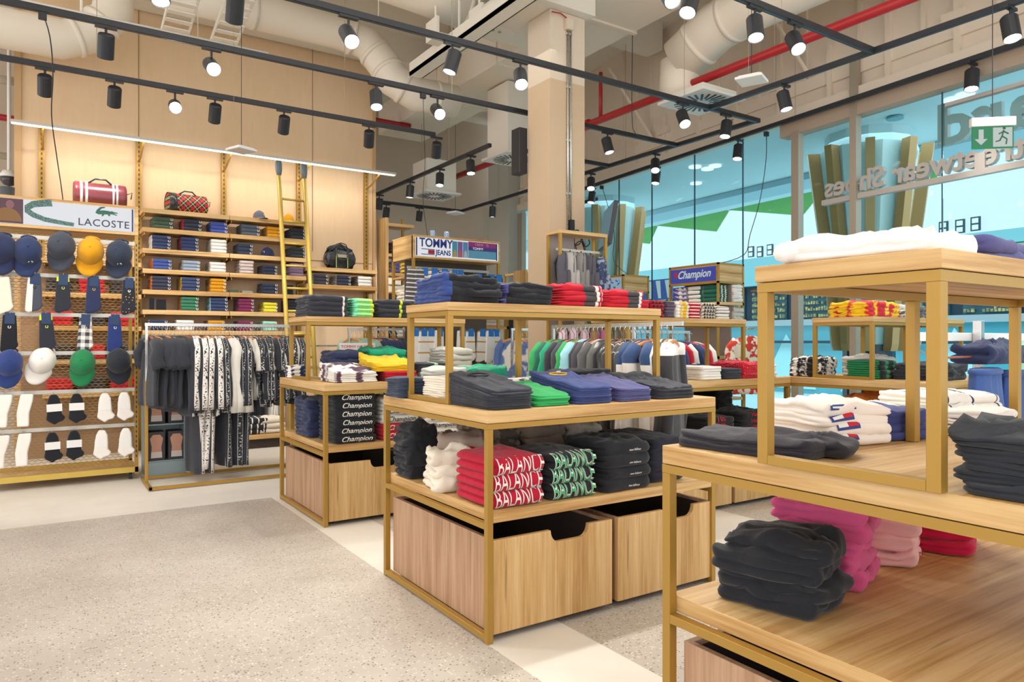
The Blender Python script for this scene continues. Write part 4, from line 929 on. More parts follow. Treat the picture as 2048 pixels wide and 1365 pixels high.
S('folded_sweatshirt', 'black sweatshirt with red 05 print', f'left on lower shelf of {T5}', (4.22, Y5+.22, ZB), .3, .38, .045, 3, fab('bk5', G(28, 28, 32)), amp=.008, prints=thirteen('J 05', INK_R))
S('folded_sweatshirt', 'black sweatshirt', f'in tall right back pile, {T5} lower shelf', (4.83, Y5+.7, ZB), .24, .4, .055, 6, fab('bk5', G(28, 28, 32)), amp=.012)
S('folded_sweatshirt', 'grey sleeve-rolled sweatshirt', f'at back of {T5} lower shelf', (4.35, Y5+.72, ZB), .4, .3, .07, 4, M_TA, amp=.02)

# ================================================================ BACK WALL SHELVING
SX = [.93, 1.84, 2.745, 3.65]; SY0, SY1 = 8.75, 9.08
for k, x in enumerate((.01, .93, 1.84, 2.745, 3.65)):
    t = empty('slotted_upright', f'slotted gold wall upright, {nth(k+1)} from left on the plywood wall', 'upright', (x, 9.065, 0))
    MB().box(-.028, -.012, 0, -.012, .03, 3.55).box(.012, -.012, 0, .028, .03, 3.55).box(-.012, -.004, 0, .012, .03, 3.55).build('channel', M_GOLD, t)
    b = MB()
    for i in range(40): z = 1.45+i*.052; b.box(-.006, -.0055, z, .006, -.003, z+.026)
    b.build('slots', M_BLACK, t)
LV = [2.707, 2.494, 2.263, 2.039, 1.809, 1.587, 1.36]
def shelf(x0, x1, z, label, th=.05):
    t = MB().box(x0+.003, SY0, z-th, x1-.003, SY1-.03, z).build('wall_shelf', M_WOODX, bevel=.002); tag(t, label, 'shelf', 'oak shelves on the back wall')
    for x in (x0+.02, x1-.03): MB().box(x, SY0+.02, z-th-.03, x+.008, SY1-.03, z-th).build('shelf_bracket', M_GOLD, t)
for m in range(2):
    for k, z in enumerate(LV): shelf(SX[m], SX[m+1], z, f'oak wall shelf, {nth(k+1)} down in the {"left" if m==0 else "middle"} bay of the back wall')
for k, z in enumerate((2.165, 1.948)): shelf(SX[2], SX[3]+.03, z, f'oak wall shelf, {nth(k+1)} down in the bay right of the ladder')
bm_w = badge(INK_W, .40); bm_y = badge(INK_Y, .40)
def polo(key, col, tip=None): return fab('polo_'+key, col, tip, 'bandx', ((-.105, -.09),)) if tip else fab('polo_'+key, col)
rows = [   # (shelf index, [(u, width, n, desc, material)])
 (1, [(322, .21, 3, 'olive', polo('olive', OLV)), (380, .21, 3, 'navy red-trimmed', polo('nvr', G(48, 50, 66), RD)), (434, .19, 3, 'bright blue', polo('bb', G(66, 84, 160))), (497, .22, 3, 'slate grey', polo('sl', G(82, 90, 104))), (544, .17, 3, 'mustard', polo('mu', MUS)), (592, .19, 3, 'black crested', polo('bkc', G(44, 48, 56)))]),
 (2, [(318, .20, 4, 'navy white-trimmed', polo('nvw', G(54, 64, 100), WH)), (375, .19, 4, 'navy scarlet-trimmed', polo('nvs', G(46, 58, 96), RD)), (434, .18, 4, 'white', polo('wh', WH, LG)), (486, .17, 3, 'dark navy', polo('dn', G(46, 54, 76))), (592, .19, 3, 'black', polo('bk', G(44, 50, 54)))]),
 (3, [(320, .20, 3, 'royal blue orange-trimmed', polo('rbo', G(64, 84, 150), ORG)), (379, .19, 3, 'grey blue', polo('gb', G(140, 154, 172), WH)), (432, .18, 3, 'white black-trimmed', polo('wb', WH, CH)), (490, .17, 4, 'cream pinstriped', fab('cps', G(226, 216, 208), G(150, 110, 120), 'stripez', (80, .6))), (536, .17, 3, 'midnight', polo('mi', G(44, 52, 72))), (590, .18, 4, 'purple pinstriped', fab('pps', G(70, 62, 84), G(190, 160, 190), 'stripez', (80, .6)))]),
 (4, [(318, .21, 4, 'charcoal navy', polo('cn', G(56, 58, 78), ORG)), (376, .2, 4, 'denim navy gold-trimmed', polo('dng', G(56, 68, 104), YEL)), (432, .18, 4, 'golden mustard', polo('gm', MUS, G(90, 70, 90))), (536, .18, 3, 'ink blue', polo('ib', G(46, 54, 74)))]),
 (5, [(375, .19, 4, 'green orange-trimmed', polo('go', G(56, 116, 90), ORG)), (434, .2, 4, 'navy sky-trimmed', polo('ns', G(52, 66, 102), SKY)), (488, .18, 4, 'burgundy', polo('bu', BUR)), (537, .17, 3, 'lemon yellow', polo('ly', G(224, 212, 60))), (583, .17, 4, 'jet black', polo('jb', G(44, 46, 54)))]),
 (6, [(313, .19, 3, 'navy grey-trimmed', polo('ngt', G(52, 56, 78), LG)), (367, .19, 3, 'plain white', polo('pw', WH)), (428, .19, 3, 'amber', polo('am', MUS, CH)), (487, .17, 3, 'plum', polo('pl', BUR)), (536, .17, 3, 'mint', polo('mint', MINT))]),
]
for li, items in rows:
    for u, wd, n, ds, m in items:
        hh = (.150 if li < 2 else .165); t_ = {3: .044, 4: .040}[n]
        if li in (3, 5, 6) and n == 3: t_ = .040
        x = sx(u+4, 8.78)
        S('folded_polo', f'{ds} polo shirt', f'on back wall shelf {nth(li+1)} from top', (x, SY0+.165, LV[li]), wd, .29, t_, n, m, amp=.003, jit=.003, extra=bm_w if 'pin' not in ds else None)
for u, ds, m in ((640, 'charcoal zip-trimmed polo', polo('czt', G(60, 58, 70), LG)), (686, 'dark navy zip-trimmed polo', polo('nzt', G(50, 54, 72), LG)), (728, 'white zip-trimmed polo', polo('wzt', WH, CH))):
    S('folded_polo', ds, 'on the lower right bay shelf of back wall', (sx(u+2, 8.78), SY0+.165, 1.948), .19, .29, .045, 3, m, amp=.003, extra=bm_w)
# wallets and little boxes on shelves
def bxo(name, x, y, z, sx_, sy_, sz_, m, label, cat, extra=None):
    o = MB().box(-sx_/2, -sy_/2, 0, sx_/2, sy_/2, sz_).build(name, m, bevel=.003, loc=(x, y, z)); tag(o, label, cat)
    return o
bxo('wallet', sx(303, 8.8), 8.8, LV[5], .05, .06, .13, M_BK, 'upright black wallet with gold edge, left one on sixth wall shelf', 'wallet')
bxo('wallet', sx(322, 8.8), 8.8, LV[5], .10, .05, .12, M_BK, 'wide black wallet standing open, right one on sixth wall shelf', 'wallet')
bxo('wallet', sx(582, 8.8), 8.85, LV[4], .07, .05, .12, M_BK, 'black wallet standing behind the ladder on fifth wall shelf', 'wallet')
bxo('belt_box', sx(468, 8.8), 8.85, LV[4], .10, .1, .035, M_OL, 'flat dark green box on fifth wall shelf, left one', 'box'); bxo('belt_box', sx(495, 8.8), 8.85, LV[4], .12, .1, .03, fab('greygreen', G(140, 146, 136)), 'flat grey green box on fifth wall shelf, right one', 'box')
# gear on top shelves
M_LEB = plain('black_leather', (.03, .035, .04, 1), .28); M_LEM = plain('maroon_leather', srgb(112, 48, 56), .25)
def barrel(u, z, L, r, m, label, mend=None, bands=(), rz=0):
    x = sx(u, 8.9); t = empty('barrel_bag', label, 'bag', (x, 8.92, z), rz)
    b = MB(); pr = []; N = 14
    V = []; nn = 20
    xs = [-L/2, -L/2+.008, -L/2+.03]+[-L/2+.03+(L-.06)*k/6 for k in range(1, 6)]+[L/2-.03, L/2-.008, L/2]; sc_ = [.86, .97, 1]+[1.0-.03*math.sin(PI*k/6) for k in range(1, 6)]+[1, .97, .86]
    for xx, s_ in zip(xs, sc_):
        for k in range(nn):
            a = 2*PI*k/nn; yy = math.cos(a)*r*s_; zz = math.sin(a)*r*s_; V.append((xx, yy, max(zz, -r*.86)+r*.86))
    b.add(V, [(i*nn+k, i*nn+(k+1) % nn, (i+1)*nn+(k+1) % nn, (i+1)*nn+k) for i in range(len(xs)-1) for k in range(nn)]+[tuple(reversed(range(nn))), tuple((len(xs)-1)*nn+k for k in range(nn))])
    b.build('bag_body', m, t, True)
    def band(xx, wd, mat, name):
        q = MB(); V = []
        for x_ in (xx-wd/2, xx+wd/2):
            for rr in (1.0, 1.025):
                for k in range(nn): a = 2*PI*k/nn; V.append((x_, math.cos(a)*r*rr, max(math.sin(a)*r*rr, -r*.858)+r*.86))
        F_ = []
        for k in range(nn):
            k2 = (k+1) % nn; F_ += [(nn+k, nn+k2, 3*nn+k2, 3*nn+k), (k, nn+k, nn+k2, k2)[::-1], (2*nn+k, 3*nn+k, 3*nn+k2, 2*nn+k2)]
        q.add(V, F_).build(name, mat, t, True)
    for xx, wd, mat, nme in bands: band(xx, wd, mat, nme)
    MB().tube([(-L*.22, -r*.3, r*1.75), (-L*.1, -r*.5, r*2.05), (L*.1, -r*.5, r*2.05), (L*.22, -r*.3, r*1.75)], .008, 8).build('carry_handle', M_LEB, t, True)
    MB().tube([(L/2, 0, r*1.2), (L/2+.05, 0, r*1.4), (L/2+.04, 0, r*.9)], .005, 6).build('shoulder_strap', M_LEB, t, True)
    return t
barrel(203, 2.45, .42, .125, M_LEM, 'maroon leather barrel bag with white stripes above the lit header', bands=((-.15, .02, INK_W, 'white_stripe'), (-.11, .02, INK_W, 'white_stripe'), (.10, .015, INK_W, 'white_stripe'), (.13, .015, INK_W, 'white_stripe'))).location = (sx(200, 7.5), 7.5, 2.45)
def tartan():
    s = NT('red_green_tartan'); v = s.coord('Object'); sep = s.n('ShaderNodeSeparateXYZ'); s.l(v, sep.inputs[0]); X, Y, Z = sep.outputs
    a = s.math('FRACT', s.math('MULTIPLY', s.math('ADD', X, Z), 10.)); b_ = s.math('FRACT', s.math('MULTIPLY', s.math('SUBTRACT', X, Z), 10.))
    c = (.02, .02, .025, 1)
    for q in (a, b_): c = s.mix(s.math('MULTIPLY', s.math('GREATER_THAN', q, .72), .85), c, srgb(190, 30, 44))
    for q in (a, b_): c = s.mix(s.math('MULTIPLY', s.math('MULTIPLY', s.math('GREATER_THAN', q, .3), s.math('LESS_THAN', q, .36)), .9), c, srgb(196, 220, 150))
    s.l(c, s.b.inputs['Base Color']); s.b.inputs['Roughness'].default_value = .6; return s.m
barrel(374, LV[0], .42, .12, tartan(), 'red and green tartan barrel bag with black leather end on top shelf', bands=((-.17, .08, M_LEB, 'leather_end'),), rz=.12)
x = sx(678, 8.9); t = empty('holdall', 'large black leather holdall with lime straps on right bay shelf', 'bag', (x, 8.9, 2.167))
o = link('bag_body', folded('b', .40, .2, .26, M_LEB, lay=1, amp=.012, fr=7, seed=5).data, t); bpy.data.objects.remove(bpy.data.objects['b'])
for vx in (-.075, .075):
    MB().box(vx-.012, -.112, .01, vx+.012, -.098, .26).build('strap_webbing', M_LEB, t); MB().box(vx-.003, -.115, .01, vx+.003, -.111, .2).build('lime_stripe', INK_L, t)
MB().tube([(-.075, -.10, .25), (-.06, -.09, .31), (0, -.08, .33), (.06, -.09, .31), (.075, -.10, .25)], .008, 8).build('carry_handle', M_LEB, t, True)
MB().tube([(-.075, -.115, .2), (-.06, -.13, .12), (0, -.135, .10), (.06, -.13, .12), (.075, -.115, .2)], .008, 8).build('carry_handle', M_LEB, t, True)
MB().box(-.06, -.118, .14, .06, -.108, .18).build('name_plate', M_GREYMUL, t)
# caps
def capmesh(mat, brim=None):
    k = ('cap', mat.name)
    if k in _FC: return _FC[k]
    b = MB(); n = 24; prof = []; V = []
    for i in range(9):
        a = PI/2*i/8
        for j in range(n):
            th = 2*PI*j/n; pinch = 1+.035*math.cos(6*th)*math.sin(a)*math.cos(a)*2
            rx, ry = .078*math.cos(a)*pinch, .092*math.cos(a)*pinch
            V.append((rx*math.sin(th), -ry*math.cos(th), .115*math.sin(a)**.85*(1 if math.cos(th) > -.2 else .96)))
    b.add(V, [(i*n+j, i*n+(j+1) % n, (i+1)*n+(j+1) % n, (i+1)*n+j) for i in range(8) for j in range(n)])
    c = b.mesh('crown', mat, True)
    b2 = MB(); V = []; m = 12
    for s_ in (0, .004):
        for r_ in range(5):
            q = r_/4
            for j in range(m+1):
                th = (-1.15+2.3*j/m); x0, y0 = .078*math.sin(th), -.092*math.cos(th); x1, y1 = .088*math.sin(th), -.092*math.cos(th)-.075*max(0, math.cos(th*1.3))**.5
                x_, y_ = x0+(x1-x0)*q, y0+(y1-y0)*q; V.append((x_, y_, .004+s_-.02*(x_/.08)**2*q-.012*q))
    L = 5*(m+1)
    F_ = []
    for r_ in range(4):
        for j in range(m):
            a = r_*(m+1)+j; F_ += [(a, a+1, a+m+2, a+m+1), (L+a+m+1, L+a+m+2, L+a+1, L+a)]
    F_ += [(4*(m+1)+j, 4*(m+1)+j+1, L+4*(m+1)+j+1, L+4*(m+1)+j) for j in range(m)]
    b2.add(V, F_); br = b2.mesh('brim', mat, True)
    b3 = MB().lathe([(.0, .113), (.008, .113), (.007, .119), (.0, .12)], n=10); bt = b3.mesh('button', mat, True)
    b4 = MB().tube([(.04*math.cos(a), .085+.02*math.sin(a), .0) for a in [PI*j/8 for j in range(9)]], .006, 6); st = b4.mesh('back_strap', mat, True)
    _FC[k] = (c, br, bt, st); return _FC[k]
def cap(loc, mat, label, rot=(0, 0, 0), s_=1.0, logo=None):
    c, br, bt, st = capmesh(mat); o = link('cap', c, loc=loc, rot=rot); o.scale = (s_, s_, s_)
    link('brim', br, o); link('button', bt, o); link('back_strap', st, o)
    if logo:
        k = ('caplogo', logo.name)
        if k not in _FC: _FC[k] = MB().tube([(math.sin(a)*.012, -.083-.004*math.cos(a)*0, .045-math.cos(a)*.014) for a in [(-2.6+5.2*i/12) for i in range(13)]], .003, 5).mesh('laurel_badge', logo)
        link('laurel_badge', _FC[k], o, rot=(0, 0, .25))
    return tag(o, label, 'cap')
cap((sx(518, 8.85), 8.85, LV[0]+.012), fab('capgrey', G(98, 100, 112)), 'grey cap sitting on the top wall shelf', (0, 0, .4), .85, INK_W)
cap((sx(577, 8.85), 8.85, LV[0]+.012), M_MU, 'mustard cap sitting behind the ladder on top wall shelf', (0, 0, .2), .8)
cap((sx(535, 8.88), 8.88, LV[2]+.012), M_NV, 'navy cap lying on the third wall shelf facing left', (0, 0, -1.1), .95, INK_W)
# bay behind the mesh unit, seen through its mesh
for k, z in enumerate((2.1, 1.75, 1.4, 1.05, .7)): shelf(.012, .925, z, f'oak wall shelf, {nth(k+1)} down in the bay hidden behind the mesh unit')
for k, z in enumerate((1.75, 1.4, 1.05, .7)):
    for j in range(3):
        ds, m = [('charcoal', M_CH), ('white', M_WH), ('navy', M_NV), ('dark red', M_RD), ('taupe', M_TA), ('black', M_BK)][(k*2+j*3+k) % 6]
        S('folded_jeans', f'{ds} jeans', f'on shelf {nth(k+2)} behind the mesh unit, pile {nth(j+1)}', (.17+j*.29, 8.9, z), .24, .28, .05, 3, m, amp=.006)
t = empty('display_board', 'dark back board behind the wheeled mesh unit', 'board', (-.17, 9.02, 0)); MB().box(0, 0, .0, 1.08, .02, 2.05).build('board_panel', plain('brown_board', srgb(150, 120, 96), .8), t)
# hanging rail under the shelves, low plinth
t = empty('wall_rail', 'slim silver garment rail below the wall shelves behind the clothes rack', 'rail', (SX[1]+.1, 8.86, 1.18)); MB().tube([(0, 0, 0), (1.7, 0, 0)], .010, 10).build('bar', M_CHROME, t, True); 
for k in (0, 1.7): MB().tube([(k, 0, 0), (k, .2, 0)], .010, 8).build('end_arm', M_CHROME, t)
t = empty('low_plinth', 'low oak shelf plinth at the foot of the back wall', 'plinth', (.95, 8.45, 0)); MB().box(0, 0, .11, 2.75, .6, .16).build('plinth_top', M_WOODX, t, bevel=.002); MB().box(.02, .04, 0, 2.73, .58, .11).build('plinth_base', M_DARKIN, t)
S('folded_sweatshirt', 'black sweatshirt with white stripes', 'on low plinth behind rack', (sx(500, 8.6), 8.65, .162), .36, .34, .06, 3, fab('bws', G(36, 38, 44), WH, 'stripex', (14, .8)), amp=.01)
S('folded_sweatshirt', 'off-white sweatshirt', 'on low plinth behind rack', (sx(539, 8.6), 8.65, .162), .32, .34, .06, 3, M_CR, amp=.01)
# ladder
t = empty('rolling_ladder', 'gold painted shelf ladder with padded tops leaning on the back wall shelves', 'ladder', (0, 0, 0))
def L3(u, v, y): return aty(u, v, y)
pa, pb = Vector((2.34, 8.52, 3.25)), Vector((2.34, 7.95, .02)); wl = .30
for k, dx in enumerate((0, wl)):
    MB().tube([pa+Vector((dx, 0, 0)), pb+Vector((dx, 0, 0))], .026, 12).build('side_rail', M_YGOLD, t, True)
    o = MB().lathe([(.026, -.11), (.040, -.04), (.044, .03), (.036, .06), (.0, .065)], n=12).build('padded_top', plain('slate_pad', srgb(110, 124, 132) if k == 0 else srgb(60, 70, 78), .5), t, True, loc=pa+Vector((dx, 0, .05)), rot=(-.17, 0, 0))
for i in range(11):
    q = pa.lerp(pb, .105+i*.082); MB().tube([q, q+Vector((wl, 0, 0))], .014, 8).build('rung', M_YGOLD, t, True)

# ================================================================ HANGING CLOTHES
_HM = {}
def garmesh(w_, L, th, slv, seed, hem=1.0, legs=False):
    k = (w_, L, th, slv, seed, hem, legs)
    if k in _HM: return _HM[k]
    rr = random.Random(seed*31+7); n = 24; lv = [0, .012, .03, .06, .1, .16, .24, .34, .46, .58, .7, .82, .93, 1.0]; b = MB(); V = []
    ph = [rr.uniform(0, 6.28) for _ in range(4)]
    for s_ in lv:
        z = -L*s_; m = L*s_
        if legs: hw = w_*(1-.12*s_); t_ = th*(.7+.3*s_)
        else:
            sh = min(1, m/.07)**.7; hw = .065+(w_-.065)*sh; hw *= 1+(hem-1)*s_; t_ = th*(.3+.7*min(1, m/.12))
            z = -m*.9-.0
        rp = min(1, m/.2)
        for j in range(n):
            a = 2*PI*j/n; c, s = math.cos(a), math.sin(a)
            r1 = 1+.28*rp*math.sin(5*a+ph[0]+s_*1.2)+.16*rp*math.sin(9*a+ph[1])
            y = hw*(abs(c)**.8)*(1 if c > 0 else -1)*(1+.04*rp*math.sin(3*a+ph[2])); x = t_*(abs(s)**.75)*(1 if s > 0 else -1)*r1
            x += .012*math.sin(s_*5+ph[3]); V.append((x, y, z+.006*math.sin(a*2+ph[1])*s_))
    m = len(lv)
    b.add(V, [(i*n+j, i*n+(j+1) % n, (i+1)*n+(j+1) % n, (i+1)*n+j) for i in range(m-1) for j in range(n)]+[tuple(range(n)), tuple((m-1)*n+j for j in range(n))])
    if slv:
        for sg in (-1, 1):
            p = [Vector((0, sg*(w_-.05), -.05)), Vector((.01, sg*(w_+.01), -.12))]
            for q in range(1, 6): p.append(Vector((.012*math.sin(q+ph[0]), sg*(w_+.015+.02*q/5), -.12-slv*q/5)))
            b.tube(p, .05, 10, .04 if slv > .3 else .055, flat=1.0)
    me = b.mesh('g', None, True); me.materials.append(None); _HM[k] = me; return me
def hanger_meshes(wood_, pants=False):
    k = ('hg', wood_.name, pants)
    if k in _FC: return _FC[k]
    b = MB()
    if pants: b.tube([(0, -.16, -.02), (0, .16, -.02)], .012, 8)
    else: b.tube([(0, -.19, -.055), (0, -.15, -.035), (0, -.08, -.012), (0, 0, .0), (0, .08, -.012), (0, .15, -.035), (0, .19, -.055)], .013, 8, flat=1.2)
    bar = b.mesh('bar', wood_, True)
    pts = [(0, 0, 0), (0, 0, .055)]+[(0, .02*math.cos(a)-.0*1, .08+.02*math.sin(a)) for a in [math.radians(q) for q in (-60, -20, 20, 60, 100, 140, 180)]]
    hk = MB().tube(pts, .0028, 6).mesh('hook', M_CHROME, True); _FC[k] = (bar, hk); return _FC[k]
def hung(kind, label, loc, rz, mat, w_=.2, L=.7, th=.035, slv=.5, seed=0, hem=1.05, wood_=None, hlabel=None, group=None, legs=False, tilt=0, prints=None):
    """loc is the point on the rail; hanger hook 0.10 above its bar"""
    bar, hk = hanger_meshes(wood_ or M_HANG, legs)
    h = link('coat_hanger', bar, loc=(loc[0], loc[1], loc[2]-.098), rot=(0, 0, rz)); link('hook', hk, h)
    tag(h, hlabel or f'wooden coat hanger holding the {label}', 'hanger', (group or 'rail')+' hangers')
    me = garmesh(w_, L, th, slv, seed, hem, legs); k = ('hm', me.name, mat.name)
    if k not in _FC: m2 = me.copy(); m2.materials[0] = mat; _FC[k] = m2
    o = link(kind, _FC[k], loc=(loc[0], loc[1], loc[2]-.098+(-.02 if legs else .012)), rot=(0, tilt, rz)); tag(o, label, kind.replace('_', ' '), group)
    return o
def rack(label, p0, p1, zr, foot=.28, arm=True):
    p0, p1 = Vector(p0), Vector(p1); d = p1-p0; L = d.length; t = empty('clothes_rack', label, 'clothes rack', (p0.x, p0.y, 0)); t.rotation_euler = (0, 0, math.atan2(d.y, d.x))
    q = .026
    MB().box(0, -foot, .008, L, -foot+q, .034).box(0, foot-q, .008, L, foot, .034).box(0, -foot, .008, q, foot, .034).box(L-q, -foot, .008, L, foot, .034).build('base_frame', M_GOLD, t, bevel=.002)
    for x in (0, L-q): MB().box(x, -q/2, .034, x+q, q/2, .9).build('lower_post', M_GOLD, t, bevel=.002); MB().box(x+.003, -.010, .9, x+.023, .010, zr-.012).build('silver_post', M_CHROME, t)
    MB().box(0, -.008, zr-.012, L, .008, zr+.014).build('rail', M_CHROME, t)
    return t
# --- silver-railed rack before the back wall
rack('gold and silver clothes rack before the back wall, full of black tape-trimmed sportswear', (.745, 6.83, 0), (2.02, 6.83, 0), 1.385, .285)
M_T1 = fab('tape_white', G(50, 52, 60), WH, 'tape', (.022, 1)); M_T2 = fab('tape_dark', G(214, 210, 202), G(60, 62, 70), 'tape', (.022, 1)); M_T3 = fab('tape_pin', G(46, 48, 56), G(200, 200, 198), 'tape', (.016, 0))
M_TK = fab('tee_black', G(48, 50, 58)); M_TWH = fab('tee_ivory', G(214, 210, 202))
gr = 'sportswear on the rack before the back wall'
N = 40
for i in range(N):
    x = .79+i*(2.0-.79)/(N-1); rz = R.uniform(.05, .4) if i < 30 else R.uniform(-.1, .25); dy = R.uniform(-.02, .02)
    if i < 7: kd, ds, m, kw = 'tee_shirt', 'black tee shirt', M_TK, dict(w_=.22, L=.66+.02*(i % 3), slv=.16, th=.03)
    elif i < 10: kd, ds, m, kw = 'jacket', 'plain black jacket', M_TK, dict(w_=.22, L=.74, slv=.54, th=.032)
    elif i < 17:
        if i % 2: kd, ds, m, kw = 'track_trousers', 'black trousers with logo tape', M_T1, dict(w_=.17, L=1.12+.02*(i % 4), slv=0, th=.036, legs=True)
        else: kd, ds, m, kw = 'track_jacket', 'black jacket with taped sleeve', M_T1, dict(w_=.22, L=.78, slv=.52, th=.03)
    elif i < 26:
        kd, ds, m, kw = [('sweatshirt', 'ivory long-sleeved top', M_TWH, dict(w_=.21, L=.74, slv=.56, th=.03)), ('track_trousers', 'black track trousers with white piping', M_T3, dict(w_=.16, L=1.14, slv=0, th=.034, legs=True)), ('track_jacket', 'black jacket with script tape', M_T3, dict(w_=.22, L=.76, slv=.5, th=.03))][i % 3]
    else:
        kd, ds, m, kw = [('tee_shirt', 'black tee with taped sleeves', M_T3, dict(w_=.22, L=.68, slv=.2, th=.03)), ('shorts', 'black shorts with white side tape', M_T1, dict(w_=.17, L=.55, slv=0, th=.04, legs=True)), ('tee_shirt', 'ivory tee with dark taped sleeves', M_T2, dict(w_=.21, L=.64, slv=.2, th=.03)), ('track_jacket', 'black zip top with white piping', M_T3, dict(w_=.21, L=.72, slv=.46, th=.028))][i % 4]
    hung(kd, f'{ds}, {nth(i+1)} from left on the rack before the back wall', (x, 6.83+dy*0, 1.376), rz, m, seed=i % 5, group=gr, hlabel=f'wooden hanger, {nth(i+1)} from left on the rack before the back wall', wood_=M_HANGD if i % 3 == 0 else M_HANG, tilt=R.uniform(-.03, .03), **kw)
# --- rack of jackets behind the crimson-sweatshirt table
jr = rack('silver-railed clothes rack of green shirts and grey jackets behind the crimson-sweatshirt table', (3.3, 3.5, 0), (3.3, 4.42, 0), 1.352, .26)
jk = [('green tee shirt', M_GR), ('pine green shirt', M_DG), ('teal shirt', M_TE), ('dark green shirt', M_DG), ('charcoal shirt', M_CH), ('charcoal tee', fab('ch2', G(64, 64, 72))), ('bright green tee', M_GR), ('sky blue tee', fab('sky', SKY)), ('pale aqua tee', fab('aqua', G(150, 206, 220))), ('charcoal zip jacket', M_CH), ('dark grey jacket', fab('dgj', G(74, 72, 80))), ('pink and grey jacket', fab('pkg', G(222, 196, 198), G(92, 92, 96), 'blot', (6,))), ('grey jacket with white collar stripes', fab('gws', G(92, 94, 96), WH, 'stripey', (6, .9))), ('grey track jacket', fab('gtj', G(96, 98, 98))), ('grey jacket with white sweep', fab('gjs', G(92, 94, 94), WH, 'blot', (4,))), ('black jacket', M_BK), ('black leather-look jacket', M_LEB), ('black pinstripe shirt', fab('bps', G(60, 60, 62), LG, 'stripey', (24, .9))), ('black pinstripe baseball shirt', fab('bps', G(60, 60, 62), LG, 'stripey', (24, .9))), ('charcoal pinstripe shirt', fab('bps2', G(74, 74, 74), LG, 'stripey', (20, .9))), ('navy and white raglan top', fab('nwr', WH, G(50, 76, 120), 'upper', (-.16,))), ('denim and white raglan top', fab('nwr2', G(226, 222, 218), G(56, 80, 124), 'upper', (-.15,))), ('blue yoked white top', fab('nwr', WH, G(50, 76, 120), 'upper', (-.16,))), ('white long-sleeved top', M_WH), ('charcoal bomber jacket', fab('cbj', G(70, 70, 74))), ('black jacket with white yoke', fab('bwy', G(56, 56, 60), WH, 'upper', (-.10,)))]
n = len(jk)
for i, (ds, m) in enumerate(jk):
    y = 4.34-i*(4.34-3.16)/(n-1)
    hung('jacket' if 'jacket' in ds else 'shirt', f'{ds}, {nth(i+1)} from far end of rack behind the crimson-sweatshirt table', (3.3, y, 1.343), PI/2+(R.uniform(.06, .3) if i < n-4 else .55), m, w_=.21 if i < n-3 else .18, L=.74, th=.032, slv=.5 if i > 8 else .2, seed=i % 5, group='shirts and jackets on the middle rack', hlabel=f'light wooden hanger, {nth(i+1)} from far end behind the crimson-sweatshirt table')
MB().box(-.42, -.008, 1.340, 0, .008, 1.366).build('rail_extension', M_CHROME, jr)
# --- rack with sage hoodies
rack('silver rail of sage and navy clothes behind the script-sweatshirt table', (2.75, 7.35, 0), (3.42, 7.35, 0), 1.37, .2)
for i in range(12):
    ds, m, kd = ('sage green hoodie', M_SG, 'hoodie') if i < 4 else ('navy sweatshirt', M_NV, 'sweatshirt') if i < 9 else ('charcoal sweatshirt', M_CH, 'sweatshirt')
    hung(kd, f'{ds}, {nth(i+1)} from left on the rail behind the script-sweatshirt table', (2.80+i*.05, 7.35, 1.361), R.uniform(.2, .5), m, w_=.21, L=.68, slv=.5, seed=i % 4, group='clothes on the sage hoodie rail', hlabel=f'orange-brown hanger, {nth(i+1)} from left on the sage hoodie rail')
t = empty('banner_sign', 'white banner sign with faint lettering behind the green hoodie pile', 'sign', (sx(715, 6.2), 6.2, 0)); 
MB().box(-.17, -.004, 1.155, .17, .004, 1.225).build('sign_board', M_CARD, t); MB().tube([(0, .01, 0), (0, .01, 1.19)], .006, 8).build('stand_pole', M_CHROME, t); MB().lathe([(0, 0), (.1, 0), (.1, .008), (0, .008)]).build('foot_plate', M_CHROME, t)
sign_text('lettering', 'TOMMY HILFIGER', .040, INK_R, t, (0, -.0045, 1.19), depth=.001)
# --- second row clothes on the wall rail and side racks
for i in range(10):
    x = 2.35+i*.05; ds, m = (('black trousers', M_BK), ('white trousers', M_WH))[i > 5]
    hung('trousers', f'{ds}, {nth(i+1)} from left on the slim wall rail', (x-.35, 8.86, 1.172), R.uniform(-.1, .2), m, w_=.15, L=.75, th=.022, slv=0, legs=True, seed=i % 4, group='trousers on the wall rail', hlabel=f'wooden trouser hanger, {nth(i+1)} from left on the slim wall rail')
# rack seen through the riser, beyond the jackets
rack('distant clothes rack with sage and black clothes seen under the riser', (sx(1022, 6.6), 6.6, 0), (sx(1092, 6.6), 6.6, 0), 1.37, .2)
for i in range(9):
    x0 = sx(1030, 6.6); ds, m = [('blue patterned jeans jacket', fab('bpj', G(90, 116, 170), WH, 'blot', (7,))), ('sage hoodie', M_SG), ('sage zip hoodie', M_SG)][i] if i < 3 else ('black sweatshirt', M_BK)
    hung('hoodie' if i < 3 else 'sweatshirt', f'{ds}, {nth(i+1)} from left on the distant rack under the riser', (x0+i*.052, 6.6, 1.361), R.uniform(.3, .6), m, w_=.2, L=.7, slv=.5, seed=i % 4, group='clothes on the distant rack', hlabel=f'hanger, {nth(i+1)} from left on the distant rack under the riser')

